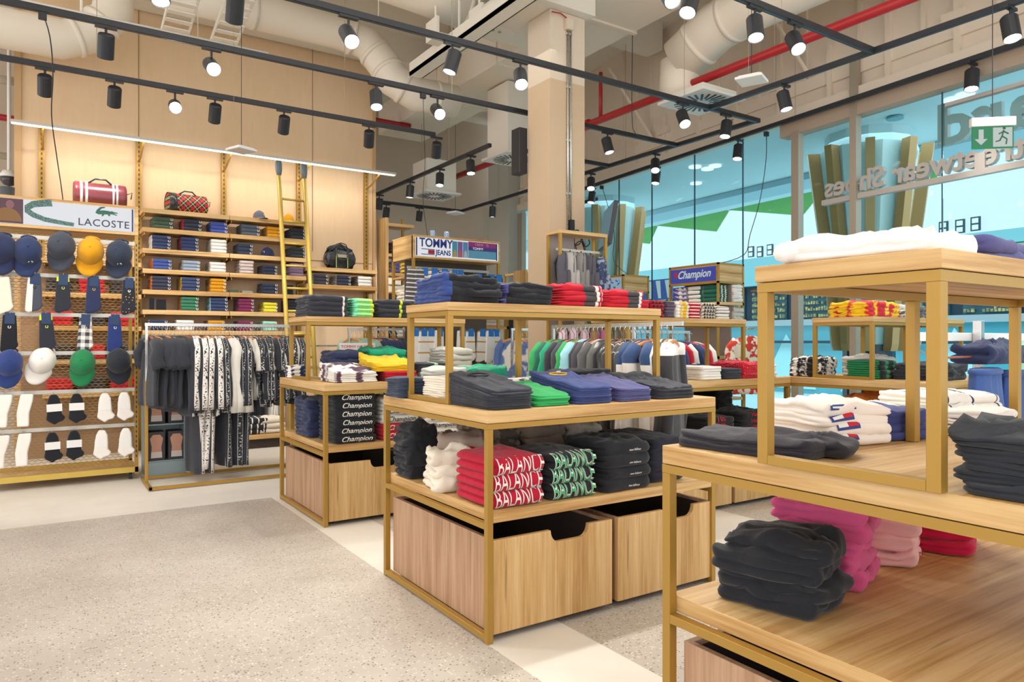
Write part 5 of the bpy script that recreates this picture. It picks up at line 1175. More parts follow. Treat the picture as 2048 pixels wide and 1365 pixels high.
# ================================================================ MESH WALL DISPLAY WITH LIT HEADER
ux0, ux1, uy = -.42, .735, 7.2
t = empty('mesh_display_unit', 'gold framed wheeled mesh display unit with lit header, hung with caps and socks', 'display unit', (ux0, uy, 0)); UW = ux1-ux0
for x in (0, UW-.03):
    MB().box(x, 0, .05, x+.03, .03, 2.44).build('post', M_GOLD, t, bevel=.002); MB().box(x, .52, .05, x+.03, .55, 2.44).build('post', M_GOLD, t, bevel=.002)
    b = MB()
    for i in range(44): b.box(x+.009, -.002, .2+i*.044, x+.018, .001, .222+i*.044)
    b.box(x+.0133, -.0015, .2, x+.0137, .0005, 2.12); b.build('slot_pattern', M_BLACK, t)
MB().box(0, 0, .065, UW, .03, .115).box(0, .52, .065, UW, .55, .115).build('bottom_bar', M_YGOLD, t, bevel=.002); MB().box(0, .03, .07, UW, .52, .10).build('base_board', M_WOODX, t)
for x in (.06, UW-.06):
    for y in (.05, .5): MB().tube([(x-.012, y, .032), (x+.012, y, .032)], .03, 14).build('castor', M_RUB, t)
hd = MB().box(0, -.01, 2.19, UW, .55, 2.45).build('header_box', M_WOODX, t, bevel=.003)
sc1 = MB().box(.03, -.014, 2.215, UW-.035, -.009, 2.425).build('lit_screen', glow('screen_white', (.95, .96, 1, 1), 1.7), t)
b = MB().box(UW-.055, -.017, 2.22, UW-.043, -.013, 2.42); b.build('blue_edge_bar', glow('screen_blue', srgb(30, 90, 160), .8), t)
SG_ = glow('screen_navy', srgb(30, 70, 110), .9)
sign_text('brand_lettering', 'LACOSTE', .088, SG_, t, (UW-.27, -.0145, 2.272), depth=.002, space=1.08, bold=.0006)
croc = [(-.09, -.01), (-.075, .02), (-.045, .045), (-.01, .05), (.0, .042), (-.035, .030), (-.05, .012), (-.02, .018), (.02, .016), (.05, .012), (.055, .018), (.075, .010), (.11, .006), (.112, -.002), (.075, -.003), (.11, -.016), (.10, -.02), (.06, -.012), (.04, -.014), (.045, -.028), (.03, -.030), (.02, -.016), (-.01, -.018), (-.02, -.034), (-.035, -.034), (-.03, -.018), (-.06, -.022)]
MB().prism([(a*.85, c) for a, c in croc], lambda a, c, s: (UW-.26+a, -.0145-.002*s, 2.372+c)).build('reptile_emblem', glow('screen_green', srgb(20, 150, 110), .9), t)
tail = MB()
p0 = [(-.02+.20+.0, 2.40), (.24, 2.38), (.26, 2.34), (.30, 2.29), (.40, 2.255), (.50, 2.245), (.60, 2.235)]
def scr_tex():
    s = NT('screen_scales'); v = s.coord('Object'); vo = s.n('ShaderNodeTexVoronoi'); vo.inputs['Scale'].default_value = 90; s.l(v, vo.inputs['Vector'])
    c = s.ramp(vo.outputs['Distance'], [(.2, srgb(30, 90, 110)), (.6, srgb(150, 210, 190))]); s.l(c, s.b.inputs['Emission Color']); s.b.inputs['Emission Strength'].default_value = .8; s.b.inputs['Base Color'].default_value = (0, 0, 0, 1); return s.m
M_SCL = scr_tex()
def ribbon(pts, w0, w1):
    b = MB(); m = len(pts); V = []
    for i, (x, z) in enumerate(pts):
        dx = pts[min(i+1, m-1)][0]-pts[max(i-1, 0)][0]; dz = pts[min(i+1, m-1)][1]-pts[max(i-1, 0)][1]; l = math.hypot(dx, dz); w_ = w0+(w1-w0)*i/(m-1); nx, nz = -dz/l*w_, dx/l*w_
        V += [(x+nx, -.0146, z+nz), (x-nx, -.0146, z-nz), (x+nx, -.0165, z+nz), (x-nx, -.0165, z-nz)]
    F_ = []
    for i in range(m-1): a = i*4; F_ += [(a, a+4, a+5, a+1), (a+2, a+3, a+7, a+6), (a, a+2, a+6, a+4), (a+1, a+5, a+7, a+3)]
    return b.add(V, F_)
ribbon([(.50, 2.415), (.44, 2.405), (.37, 2.39), (.33, 2.36), (.33, 2.33), (.37, 2.30), (.45, 2.27), (.55, 2.255), (.66, 2.243)], .030, .016).build('scaly_tail_picture', M_SCL, t)
MB().box(.03, -.0165, 2.218, .30, -.014, 2.422).build('portrait_picture', glow('screen_pic', srgb(150, 90, 110), .7), t)
b = MB().lathe([(.0, 0), (.0, .0)], n=3)
q = MB().prism([(.19+.10*math.cos(a), 2.235+.11*abs(math.sin(a))) for a in [PI*i/12 for i in range(13)]], lambda a, c, s: (a, -.0165-.001*s, c)); q.build('portrait_jacket', glow('screen_ochre', srgb(220, 150, 70), .8), t)
q = MB().prism([(.21+.028*math.cos(a), 2.372+.036*math.sin(a)) for a in [2*PI*i/16 for i in range(16)]], lambda a, c, s: (a, -.0175-.001*s, c)); q.build('portrait_face', glow('screen_skin', srgb(220, 140, 150), .8), t)
for z in (2.115, 1.80, 1.467, 1.14, .81, .495): MB().box(.03, -.004, z-.016, UW-.03, .004, z+.016).build('crossbar', M_GREYM, t, bevel=.001)
b = MB(); px, pz = .044, .0235; nx_ = int((UW-.06)/px); nz = int(2.03/pz); V = []; F_ = []
for r in range(nz):
    z0 = .135+r*pz
    for sg in (0, 1):
        o_ = len(V)
        for c in range(nx_*2+1):
            x = .03+c*px/2; zz = z0+((c+sg+r) % 2)*pz*.5*(1)
            V += [(x, .022, zz-.0019), (x, .024, zz+.0019)]
        if sg == 0: F_ += [(o_+2*c, o_+2*c+2, o_+2*c+3, o_+2*c+1) for c in range(nx_*2)]
        else: del V[o_:]
b.add(V, F_); mo = b.build('expanded_mesh', M_GOLD, t); sm = mo.modifiers.new('s', 'SOLIDIFY'); sm.thickness = .003
UN = 'mesh display unit'
def uloc(u, v): return aty(u, v, 7.14)
caps = [(5, 500, 'cnv', M_NV, 'navy cap with light brim edge'), (55, 505, 'nv', fab('capnavy', G(44, 56, 92)), 'navy cap with white laurel badge'), (124, 495, 'gr', fab('capgr', G(62, 66, 78)), 'charcoal cap'), (182, 505, 'mu', M_MU, 'mustard yellow cap'), (240, 510, 'dk', fab('capdk', G(46, 54, 72)), 'dark navy cap with white badge')]
M_CAPS = {}
for i, (u, v, k, m, ds) in enumerate(caps):
    p = aty(u, v+12, 7.11); cap((p.x, 7.155, p.z+.06), m, f'{ds}, {nth(i+1)} in the top row of the {UN}', (1.35, R.uniform(-.12, .12), R.uniform(-.35, .1)), 1.32, INK_W if 'badge' in ds else None)
for i, (u, v, m, ds) in enumerate(((18, 740, fab('capblue', G(44, 62, 118)), 'bright navy cap'), (85, 735, M_WH, 'white cap tilted'), (166, 738, fab('capgreen', G(36, 124, 76)), 'green cap'), (238, 735, fab('capblk', G(40, 44, 52)), 'black cap'))):
    p = aty(u, v, 7.11); cap((p.x, 7.155, p.z+.05), m, f'{ds}, {nth(i+1)} in the lower cap row of the {UN}', (1.35, (.35 if i == 1 else R.uniform(-.1, .1)), R.uniform(-.2, .1)), 1.24)
def sockmesh(kind, mat):
    k = ('sock', kind, mat.name)
    if k in _FC: return _FC[k]
    if kind == 'crew': poly = [(-.048, 0), (.042, 0), (.052, -.12), (.056, -.21), (.066, -.25), (.04, -.285), (0, -.30), (-.03, -.315), (-.058, -.30), (-.056, -.2)]
    elif kind == 'long': poly = [(-.03, 0), (.06, .0), (.055, -.06), (.03, -.16), (.028, -.27), (-.055, -.27), (-.058, -.16), (-.045, -.08)]
    else: poly = [(-.022, 0), (.022, 0), (.042, -.04), (.048, -.10), (.05, -.16), (.075, -.185), (.06, -.215), (.02, -.225), (.0, -.245), (-.035, -.22), (-.058, -.2), (-.05, -.15), (-.048, -.09), (-.04, -.04)]
    me = MB().prism(poly, lambda a, c, s: (a, -.018+.036*s, c)).mesh('sock', mat); _FC[k] = me; return me
crd = MB().box(-.034, -.021, -.075, .034, -.0185, .018).mesh('header_card', fab('cardnavy', G(50, 66, 96))); bnd = MB().box(-.053, -.022, -.135, .053, -.0185, -.075).mesh('label_band', M_CARD)
bndw = MB().box(-.04, -.021, -.14, .04, -.0185, -.09).mesh('label_band', M_CARD); crdb = MB().box(-.03, -.021, -.055, .03, -.0185, .018).mesh('header_card', plain('cobalt_card', srgb(30, 110, 190), .6))
pegm = MB().tube([(0, .12, .012), (0, -.03, .012), (0, -.035, .025)], .003, 6).mesh('peg', M_CHROME)
def lau(mat): 
    k = ('lau', mat.name)
    if k not in _FC: _FC[k] = MB().tube([(math.sin(a)*.009, -.020, -.10-math.cos(a)*.010) for a in [(-2.6+5.2*i/12) for i in range(13)]], .0025, 5).mesh('laurel_badge', mat)
    return _FC[k]
def sock(loc, kind, mat, label, card=None, logo=None, pegp=None, group='socks on the mesh display unit', s_=1.0):
    o = link('sock_pack', sockmesh(kind, mat), loc=loc, rot=(0, R.uniform(-.05, .05), R.uniform(-.15, .15))); o.scale = (s_,)*3
    m = o.modifiers.new('b', 'BEVEL'); m.width = .012; m.segments = 3; m.limit_method = 'ANGLE'
    if card: link('header_card', card, o)
    if logo: link('laurel_badge', lau(logo), o)
    if pegp: g = link('peg', pegm, pegp); g.location = Vector(loc)-Vector(pegp.location)
    return tag(o, label, 'socks', group)
M_SDOT = fab('sockdot', G(40, 42, 54), YEL, 'dots', (38, .16)); M_SCHK = fab('sockchk', G(60, 62, 74), WH, 'check', (16,)); M_SHALF = fab('sockhalf', G(70, 74, 88), WH, 'bandx', ((-.2, -.01),)); M_SLIME = fab('socklime', G(44, 46, 56), LIME, 'upper', (-.045,))
for i, (u, v, m, ds, lg) in enumerate(((6, 553, M_CR, 'cream crew socks', None), (70, 551, M_SHALF, 'half white half grey socks', INK_K), (127, 553, M_SLIME, 'black socks with lime cuff', INK_L), (188, 556, M_NV, 'navy crew socks', INK_Y), (258, 560, M_SDOT, 'black socks with yellow dots', INK_W))):
    p = uloc(u, v); sock((p.x, 7.15, p.z), 'crew', m, f'{ds}, {nth(i+1)} in the second row of the {UN}', crd if i else None, lg, t)
for i, (u, v, m, ds, lg) in enumerate(((20, 630, M_BK, 'black lettered crew socks', INK_W), (92, 630, M_SLIME, 'black socks with lime tops', INK_L), (172, 633, M_SCHK, 'black and white checked socks', INK_W), (230, 633, fab('sockroyal', G(40, 56, 112)), 'royal navy socks', INK_W))):
    p = uloc(u, v); sock((p.x, 7.15, p.z), 'crew', m, f'{ds}, {nth(i+1)} in the third row of the {UN}', crd, lg, t)
for r, (row, vv) in enumerate((('upper', [(8, 790), (50, 789), (107, 790), (153, 788), (210, 787), (248, 785)]), ('lower', [(2, 872), (46, 868), (104, 866), (148, 862), (204, 861), (252, 857)]))):
    for i, (u, v) in enumerate(vv):
        p = uloc(u, v); blk = i in (2, 3); lo_ = i < 2
        sock((p.x, 7.15, p.z), 'long' if lo_ else 'ankle', M_BK if blk else M_WH, f'{"black" if blk else "white"} {"crew" if lo_ else "ankle"} sock pack, {nth(i+1)} in the {"fifth" if r==0 else "bottom"} row of the {UN}', bnd if blk else (bndw if not lo_ else None), None, t, s_=1.0 if lo_ else 1.05)
# grey display cabinet with boxed underwear pictures
p = (.80, 7.30, 0); t = empty('picture_cabinet', 'blue-grey metal cabinet with boxed underwear pictures behind the clothes rack', 'cabinet', p)
MG = plain('blue_grey_metal', srgb(150, 168, 172), .4, .2)
MB().box(0, 0, .0, .02, .3, 1.30).box(.33, 0, 0, .35, .3, 1.30).box(.02, .28, 0, .33, .3, 1.3).box(.02, 0, 0, .33, .3, .12).build('cabinet_body', MG, t, bevel=.002)
for z in (.12, .46, .8): MB().box(.02, .02, z, .33, .28, z+.012).build('shelf', MG, t)
SK = plain('torso_print', srgb(214, 160, 136), .6); SKD = plain('grey_photo_ground', srgb(70, 66, 72), .6); UND = plain('pale_trunks_print', srgb(226, 214, 208), .6)
for z in (.135, .475):
    for k, x in enumerate((.03, .20)):
        o = MB().box(x, .05, z, x+.14, .22, z+.26).build('underwear_box', SKD, loc=(p[0], p[1], 0)); tag(o, f'boxed underwear with torso photo, {"left" if k==0 else "right"} one on the {"lower" if z<.3 else "upper"} shelf of the cabinet', 'box')
        xx = x+.07
        MB().prism([(xx-.045, z+.05), (xx+.045, z+.05), (xx+.04, z+.12), (xx+.055, z+.2), (xx+.03, z+.235), (xx-.03, z+.235), (xx-.055, z+.2), (xx-.04, z+.12)], lambda a, c, s: (a, .0485-.001*s, c)).build('torso_picture', SK, o)
        MB().prism([(xx-.047, z+.02), (xx+.047, z+.02), (xx+.045, z+.075), (xx-.045, z+.075)], lambda a, c, s: (a, .047-.001*s, c)).build('trunks_picture', UND, o)

# ================================================================ LIT-HEADER GONDOLA WITH STRIPED SOCKS
gx0, gx1, gy = 3.42, 4.56, 7.15; GW = gx1-gx0
t = empty('sock_gondola', 'oak gondola with lit TOMMY JEANS header and striped socks behind the dark jeans', 'display unit', (gx0, gy, 0))
t['label'] = 'oak gondola with lit blue-lettered header and striped socks, left of the column'
for x in (0, GW-.03):
    for y in (0, .53): MB().box(x, y, 0, x+.03, y+.03, 2.41).build('post', M_GOLD, t, bevel=.002)
MB().box(0, -.005, 2.16, GW, .56, 2.42).build('header_box', M_WOODX, t, bevel=.004)
MB().box(.03, -.008, 2.185, GW-.03, -.004, 2.395).build('lit_screen', glow('screen_white', (.95, .96, 1, 1), 1.7), t)
TB = glow('tj_blue', srgb(50, 70, 160), .8)
sign_text('brand_lettering', 'TOMMY', .135, TB, t, (.285, -.0085, 2.335), depth=.002, bold=.003, kx=.86)
sign_text('brand_lettering', 'JEANS', .080, TB, t, (.375, -.0085, 2.235), depth=.002, bold=.002, kx=.9)
MB().box(.10, -.0105, 2.262, .265, -.0085, 2.270).box(.10, -.0105, 2.205, .265, -.0085, 2.213).build('flag_bars', TB, t); MB().box(.185, -.0105, 2.215, .265, -.0085, 2.26).build('red_flag_half', glow('tj_red', srgb(220, 50, 70), .8), t)
MB().box(.035, -.0105, 2.19, .05, -.0085, 2.39).box(GW-.06, -.0105, 2.19, GW-.045, -.0085, 2.39).build('dark_edge_bars', glow('tj_dark', srgb(60, 60, 130), .6), t)
for k in range(3):
    c = [(90, 190, 220), (160, 120, 190), (110, 180, 230)][k]; MB().box(.49+k*.07, -.0105, 2.2, .555+k*.07, -.0085, 2.38).build('crowd_picture', glow(f'tj_pic{k}', srgb(*c), .8), t)
    MB().prism([(.50+k*.07, 2.2), (.545+k*.07, 2.2), (.54+k*.07, 2.26), (.5225+k*.07, 2.29), (.505+k*.07, 2.26)], lambda a, c_, s: (a, -.0115-.001*s, c_)).build('figure_picture', glow(f'tj_fig{k}', srgb(*[(240, 200, 90), (250, 120, 110), (240, 240, 250)][k]), .8), t)
MB().box(.70, -.0105, 2.335, GW-.06, -.0085, 2.39).build('magenta_banner', glow('tj_mag', srgb(190, 50, 140), .8), t); MB().box(.70, -.0105, 2.29, GW-.06, -.0085, 2.335).build('purple_banner', glow('tj_pur', srgb(90, 60, 160), .8), t)
MB().box(.70, -.0105, 2.2, GW-.06, -.0085, 2.29).build('pale_blue_field', glow('tj_sky', srgb(120, 200, 230), .8), t)
sign_text('small_lettering', 'TOMMY', .04, glow('screen_white', (.95, .96, 1, 1), 1.7), t, (.83, -.0115, 2.312), depth=.001); sign_text('small_lettering', 'CREW   TJ', .04, glow('tj_pink', srgb(250, 190, 210), .9), t, (.88, -.0115, 2.362), depth=.001)
MB().box(.03, .26, .1, GW-.03, .28, 2.16).build('back_board', plain('sock_board', srgb(92, 80, 70), .8), t)
MB().box(.03, -.0, 1.1-.02, GW-.03, .26, 1.1).build('mid_shelf', M_WOODX, t); MB().box(.03, 0, .5, GW-.03, .53, .54).build('low_shelf', M_WOODX, t); MB().box(0, 0, .04, GW, .56, .1).build('plinth', M_WOODX, t)
for z in (1.25, 1.62, 1.95): MB().box(.0, .28, z, .03, .53, z+.02).box(.03, .285, z, .35, .53, z+.03).build('side_shelf', M_WOODX, t)
for z in (2.06, 1.60): MB().box(.03, .2, z, GW-.03, .215, z+.03).build('peg_bar', M_GREYM, t)
M_SS1 = fab('sockstr1', WH, G(150, 70, 60), 'stripez', (28, .75)); M_SS2 = fab('sockstr2', G(90, 88, 92), WH, 'stripez', (26, .7)); M_SS3 = fab('sockcream', WH, G(200, 150, 80), 'stripez', (10, .86))
gs = 'socks on the oak gondola'
for i, (u, m, ds) in enumerate(((826, M_SS2, 'brown striped'), (838, M_SS2, 'brown and white striped'), (849, M_SS1, 'white red-striped'), (867, M_SS1, 'white palm-printed'), (889, M_SS2, 'grey white-striped'), (907, M_SS2, 'grey banded'), (920, M_WH, 'plain white'), (945, M_BK, 'black'), (957, M_BK, 'black tall'), (972, M_BK, 'jet black'), (982, M_BK, 'black ribbed'), (996, M_BK, 'rightmost black'))):
    p = aty(u, 530, gy-.04); sock((p.x, gy-.03-.015*(i % 2), 2.03-(.03 if i > 6 else 0)), 'crew', m, f'{ds} sock pack, {nth(i+1)} in the upper row of the oak gondola', crdb if i not in (0, 1, 7, 9) else None, None, t, gs, 1.25)
for i, (u, m, ds) in enumerate(((832, M_WH, 'white'), (846, M_SS3, 'white banded'), (862, M_SS3, 'cream banded'), (878, M_WH, 'white printed'), (925, M_WH, 'white lettered'), (940, M_SS3, 'white ochre-banded'), (965, M_SS3, 'white gold-banded'), (980, M_WH, 'pale grey'), (992, M_SS3, 'white amber-banded'))):
    p = aty(u, 650, gy-.04); sock((p.x, gy-.03-.015*(i % 2), 1.36), 'crew', m, f'{ds} sock pack, {nth(i+1)} in the lower row of the oak gondola', crdb, None, t, gs, 1.2)
for k in range(4):
    o = folded('folded_sweatshirt', .26, .24, .075, M_CR if k < 3 else M_LG, amp=.018, seed=k); o.location = (gx0+.16, gy+.41, 1.653+k*.072 if k < 3 else 1.283); tag(o, f'cream knit sweatshirt, {nth(k+1)} on the left end shelves of the oak gondola', 'sweatshirt', 'knits on the gondola end')
for k, u in enumerate((865, 893)):
    p = aty(u, 470, 7.4); o = MB().lathe([(.0, 0), (.028, 0), (.03, .03), (.03, .09), (.026, .1), (0, .1)], n=16).build('glass_votive', plain('bluish_glass', srgb(110, 130, 160), .1), loc=(p.x, 7.4, 2.422), smooth=True); tag(o, f'small shiny cup on top of the oak gondola, {"left" if k==0 else "right"} one', 'cup')
# far bay behind the plywood wall
t = empty('far_shelf_unit', 'oak shelves with patterned clothes just beyond the plywood wall end', 'shelf unit', (3.86, 8.9, 0))
MB().box(0, 0, 0, .04, .3, 2.9).build('side_panel', M_WOODZ, t); MB().box(.36, .26, 0, .39, .3, 2.95).build('side_panel', M_GOLD, t)
for z in (2.83, 2.42, 2.16, 1.28, .95): MB().box(.04, 0, z-.04, .42, .3, z).build('shelf', M_WOODX, t)
for z, m, ds in ((2.42, fab('darkmix', G(44, 46, 58), RD, 'blot', (12,)), 'dark patterned top'), (2.16, fab('purpmix', PUR, YEL, 'blot', (16,)), 'purple patterned top'), (1.28, M_RD, 'red top')):
    for k in range(3): o = folded('folded_tee', .28, .24, .05, m, amp=.015, seed=k); o.location = (4.08, 9.03, z+k*.048+.001); tag(o, f'{ds}, {nth(k+1)} from the bottom on the far shelves past the plywood wall', 'tee', 'tops on the far shelves')
MB().tube([(.04, .05, 2.0), (.42, .05, 2.0)], .009, 8).build('rail', M_CHROME, t)
for i in range(4): hung('jacket', f'charcoal jacket, {nth(i+1)} from left in the far shelves past the plywood wall', (3.96+i*.08, 8.95, 1.99), .3, M_CH, w_=.18, L=.75, slv=.5, th=.03, seed=i, group='jackets in the far shelves', hlabel=f'hanger, {nth(i+1)} from left in the far shelves past the plywood wall')
for x in (4.9, 6.3): tag(MB().box(x, 11.56, 1.3, x+.05, 11.6, 3.05).build('slotted_upright', M_GOLD), f'bronze slotted upright on the far bay wall, {"left" if x<5 else "right"} one', 'upright')
t = empty('far_shelf_unit', 'low oak shelf unit with folded cream clothes in the far bay under riser', 'shelf unit', (sx(955, 8.2), 8.2, 0))
for z in (.4, .75, 1.08, 1.4): MB().box(0, 0, z, .5, .35, z+.04).build('shelf', M_WOODX, t)
for x in (0, .47): MB().box(x, 0, 0, x+.03, .03, 1.6).build('post', M_GOLD, t)
for k in range(6): o = folded('folded_trousers', .4, .28, .045, [M_CR, M_LG, M_TA][k % 3], amp=.012, seed=k); o.location = (sx(955, 8.2)+.25, 8.38, (1.121 if k < 3 else 1.441)+(k % 3)*.044); tag(o, f'{["cream", "pale grey", "taupe"][k%3]} trousers, {"lower" if k<3 else "upper"} pile of the far bay unit under riser', 'trousers', 'trousers in the far bay')
t = empty('coat_rack', 'gold framed coat rack with a long black coat by the far glass', 'clothes rack', (sx(1036, 9.6), 9.6, 0))
for x in (0, .36): MB().box(x, 0, 0, x+.03, .03, 2.35).build('post', M_GOLD, t); MB().box(x, .4, 0, x+.03, .43, 2.35).build('post', M_GOLD, t)
MB().box(0, 0, 2.32, .39, .43, 2.35).build('top_frame', M_WOODX, t)
MB().tube([(.03, .2, 2.1), (.36, .2, 2.1)], .01, 8).build('rail', M_CHROME, t)
hung('coat', 'long black coat on the gold rack by the far glass', (sx(1036, 9.6)+.15, 9.8, 2.09), .3, M_BK, w_=.24, L=1.2, slv=.6, seed=2, hlabel='hanger of the long black coat by the far glass')
# narrow shelf unit left of the backpack rack
nx0, nx1, ny = sx(1052, 7.7), sx(1096, 7.7), 7.7
t = empty('narrow_shelf_unit', 'narrow oak shelf unit, yellow light painted on its shelves, left of the backpack rack', 'shelf unit', (nx0, ny, 0)); W_ = nx1-nx0
for x in (0, W_-.025): MB().box(x, 0, 0, x+.025, .3, 2.18).build('side_panel', M_WOODZ, t)
MB().box(.025, .28, 0, W_-.025, .3, 2.18).build('back_board', M_TAUPE, t)
for k, z in enumerate((2.12, 1.82, 1.66, 1.46, 1.38, 1.16, .95)): MB().box(.0+.025, 0, z, W_-.025, .28, z+.035).build('shelf', M_YGOLD, t)  # yellow light on these shelves is put into their gold colour
for k, (z, m) in enumerate(((1.855, M_BK), (1.495, fab('pps', G(70, 62, 84), G(190, 160, 190), 'stripez', (80, .6))))):
    for j in range(3): o = folded('folded_polo', W_*.55, .22, .036, m, amp=.004, seed=j); o.location = (nx0+W_*.6, ny+.14, z+j*.035+.001); tag(o, f'{"black" if k==0 else "striped"} folded polo, {nth(j+1)} from bottom in the narrow shelf unit', 'polo', 'polos in the narrow unit')
for j, z in enumerate((1.195, .987)): cap((nx0+W_*.6, ny+.14, z+.003), M_BK, f'black cap on the {"upper" if j==0 else "lower"} low shelf of the narrow shelf unit', (0, 0, .6), .9)

# ================================================================ BACKPACK RACK BY THE COLUMN
bx0, bx1, by = 3.70, 4.235, 4.85; BW = bx1-bx0
t = empty('backpack_rack', 'tall gold and oak rack of grey backpacks in front of the column', 'display rack', (bx0, by, 0))
for x in (0, BW-.025):
    for y in (0, .17): MB().box(x, y, 0, x+.025, y+.025, 2.17).build('post', M_GOLD, t, bevel=.0015)
MB().box(0, 0, 2.17, BW, .195, 2.2).build('top_board', M_WOODX, t, bevel=.0015); MB().box(.0, .025, .1, BW, .17, .13).build('bottom_board', M_WOODX, t)
MB().box(.025, .175, .13, BW*.55, .18, 2.17).build('back_sheet', plain('grey_back_sheet', srgb(150, 136, 130), .7), t)
for z in (2.03, 1.72, 1.42): MB().box(.025, .08, z, BW-.025, .09, z+.02).build('hook_bar', M_GREYM, t)
def backpack(loc, mat, label, s_=1.0, rz=0, mat2=None):
    mat2 = mat2 or mat; e_ = empty('backpack', label, 'backpack', loc, rz, 'backpacks by the column'); e_.scale = (s_,)*3
    k = ('bp', mat.name)
    def rb(w_, d, h, z0, y0, m, name):
        b = MB(); V = []; n = 20; lv = [(0, .80), (.02, .92), (.10, 1), (.5, 1), (.72, .95), (.86, .78), (.95, .5), (1, .2)]
        for q, s in lv:
            for j in range(n):
                a = 2*PI*j/n; c, s2 = math.cos(a), math.sin(a); V.append((w_/2*s*(abs(c)**.5)*(1 if c > 0 else -1), y0+d/2*(.6+.4*s)*(abs(s2)**.6)*(1 if s2 > 0 else -1), z0+h*q))
        L = len(lv); return b.add(V, [(i*n+j, i*n+(j+1) % n, (i+1)*n+(j+1) % n, (i+1)*n+j) for i in range(L-1) for j in range(n)]+[tuple(reversed(range(n))), tuple((L-1)*n+j for j in range(n))]).build(name, m, e_, True)
    rb(.27, .13, .40, -.42, 0, mat, 'pack_body'); rb(.22, .06, .20, -.41, -.075, mat2, 'front_pocket')
    MB().tube([(-.03, 0, -.03), (-.02, 0, .0), (.02, 0, .0), (.03, 0, -.03)], .005, 6).build('top_loop', M_BLACK, e_)
    MB().tube([(.134*math.cos(a), -.035, -.25+.23*abs(math.sin(a))**.8) for a in [PI*j/12 for j in range(13)]], .004, 5).build('zip_line', M_BLACK, e_)
    for sg in (-1, 1): MB().tube([(sg*.05, .05, -.06), (sg*.09, .10, -.15), (sg*.09, .09, -.3), (sg*.08, .06, -.38)], .012, 6).build('shoulder_strap', M_BLACK, e_)
M_BPG = fab('bpgrey', G(168, 164, 160)); M_BPD = fab('bpdark', G(84, 82, 92)); M_BPN = fab('bpnavy', G(58, 70, 104), G(150, 160, 180), 'blot', (20,)); M_BPS = fab('bpstripe', WH, G(50, 50, 54), 'stripex', (26, .5)); M_BPP = fab('bppink', G(222, 190, 208))
for i, (f, z, m, ds, s_) in enumerate(((.10, 2.02, M_BPD, 'dark edge-on', .72), (.25, 2.03, M_BPG, 'pale grey', .8), (.48, 2.03, fab('bpmid', G(130, 128, 126)), 'mid grey', .76), (.68, 2.02, M_BPD, 'dark slate', .8), (.90, 2.01, M_BPN, 'navy marbled', .8))):
    backpack((bx0+BW*f, by+.03, z), m, f'{ds} backpack, {nth(i+1)} from left in the upper row by the column', s_, R.uniform(.6, 1.0))
for i, (f, z, m, ds, s_) in enumerate(((.08, 1.70, M_BPG, 'pale edge-on', .6), (.26, 1.71, M_WH, 'white', .66), (.45, 1.71, M_BPS, 'black and white striped', .66), (.62, 1.70, M_BPD, 'charcoal', .66), (.78, 1.70, fab('bptau', G(140, 132, 126)), 'taupe', .66), (.96, 1.70, M_BPN, 'blue', .66))):
    backpack((bx0+BW*f, by+.03, z), m, f'{ds} backpack, {nth(i+1)} from left in the lower row by the column', s_, R.uniform(.7, 1.1))
for i, (f, z) in enumerate(((.10, 1.36), (.32, 1.37), (.55, 1.36))): backpack((bx0+BW*f, by+.03, z), M_BPP, f'pink backpack, {nth(i+1)} from left in the row under the striped one', .66, .9)
for i, (f, z) in enumerate(((.75, 1.36), (.95, 1.36))): backpack((bx0+BW*f, by+.03, z), fab('bprose', G(190, 110, 150)), f'rose backpack, {nth(i+1)} in the row under the striped one', .6, 1.0)

# ================================================================ LETTERED TOWER AND SMALL TOWER
def tower(x0, y0, x1, y1, h, label, col, hz=.2):
    t = empty('display_tower', label, 'display unit', (x0, y0, 0)); w_, d = x1-x0, y1-y0; q = .022
    for x in (0, w_-q):
        for y in (0, d-q): MB().box(x, y, 0, x+q, y+q, h).build('post', M_GOLD, t)
    MB().box(q*.3, 0+q*.3, h-hz, w_, d, h-.02).build('header_box', M_WOODX, t); MB().box(0, 0, h-.02, w_, d, h).build('top_board', M_GOLD, t)
    MB().box(0, 0, h-hz-.02, w_, q, h-hz).box(0, 0, h-hz-.02, q, d, h-hz).build('header_trim', M_GOLD, t)
    MB().box(-.003, q*1.5, h-hz+.01, .002, d-q*1.5, h-.035).build('lit_screen', col, t)
    MB().box(w_*.55, q, .1, w_*.57, d-q, h-hz).build('back_board', plain('tower_back', srgb(140, 128, 124), .7), t)
    return t
t = tower(6.0, 5.10, 6.42, 5.81, 2.08, 'oak tower with glowing blue script header before the glass front', glow('screen_royal', srgb(84, 96, 220), .9))
b = ext(*textgeo('Champion', .12, .35, .002), lambda a, c, h: (-.004-h, .34-a*.95, 1.975+c), .002); b.build('script_lettering', EW, t)
MB().prism([(.03*math.cos(a), .038*math.sin(a)) for a in [2*PI*i/14 for i in range(14)]], lambda a, c, s: (-.004-.001*s, .60-a, 1.985+c)).build('red_emblem', glow('screen_red', srgb(220, 60, 90), .9), t)
for z in (1.63, 1.43, 1.05, .6): MB().box(0, 0, z, .42, .71, z+.03).build('shelf', M_WOODX, t)
pk = [('purple lettered tee', fab('purl', G(84, 66, 160), WH, 'blot', (26,))), ('green and white striped tee', fab('gws1', G(30, 110, 96), WH, 'stripey', (22, .6))), ('forest striped tee', fab('gws2', G(24, 96, 80), WH, 'stripey', (18, .6)))]
for j, (ds, m) in enumerate(pk):
    S('folded_tee', ds, 'on the blue-header tower shelf', (6.13, 5.69-j*.22, 1.661), .2, .20, .048, 4, m, rz=-PI/2, amp=.004)
S('folded_tee', 'white tee', 'at right side of the blue-header tower', (6.33, 5.2, 1.661), .16, .2, .04, 5, M_WH, amp=.01)
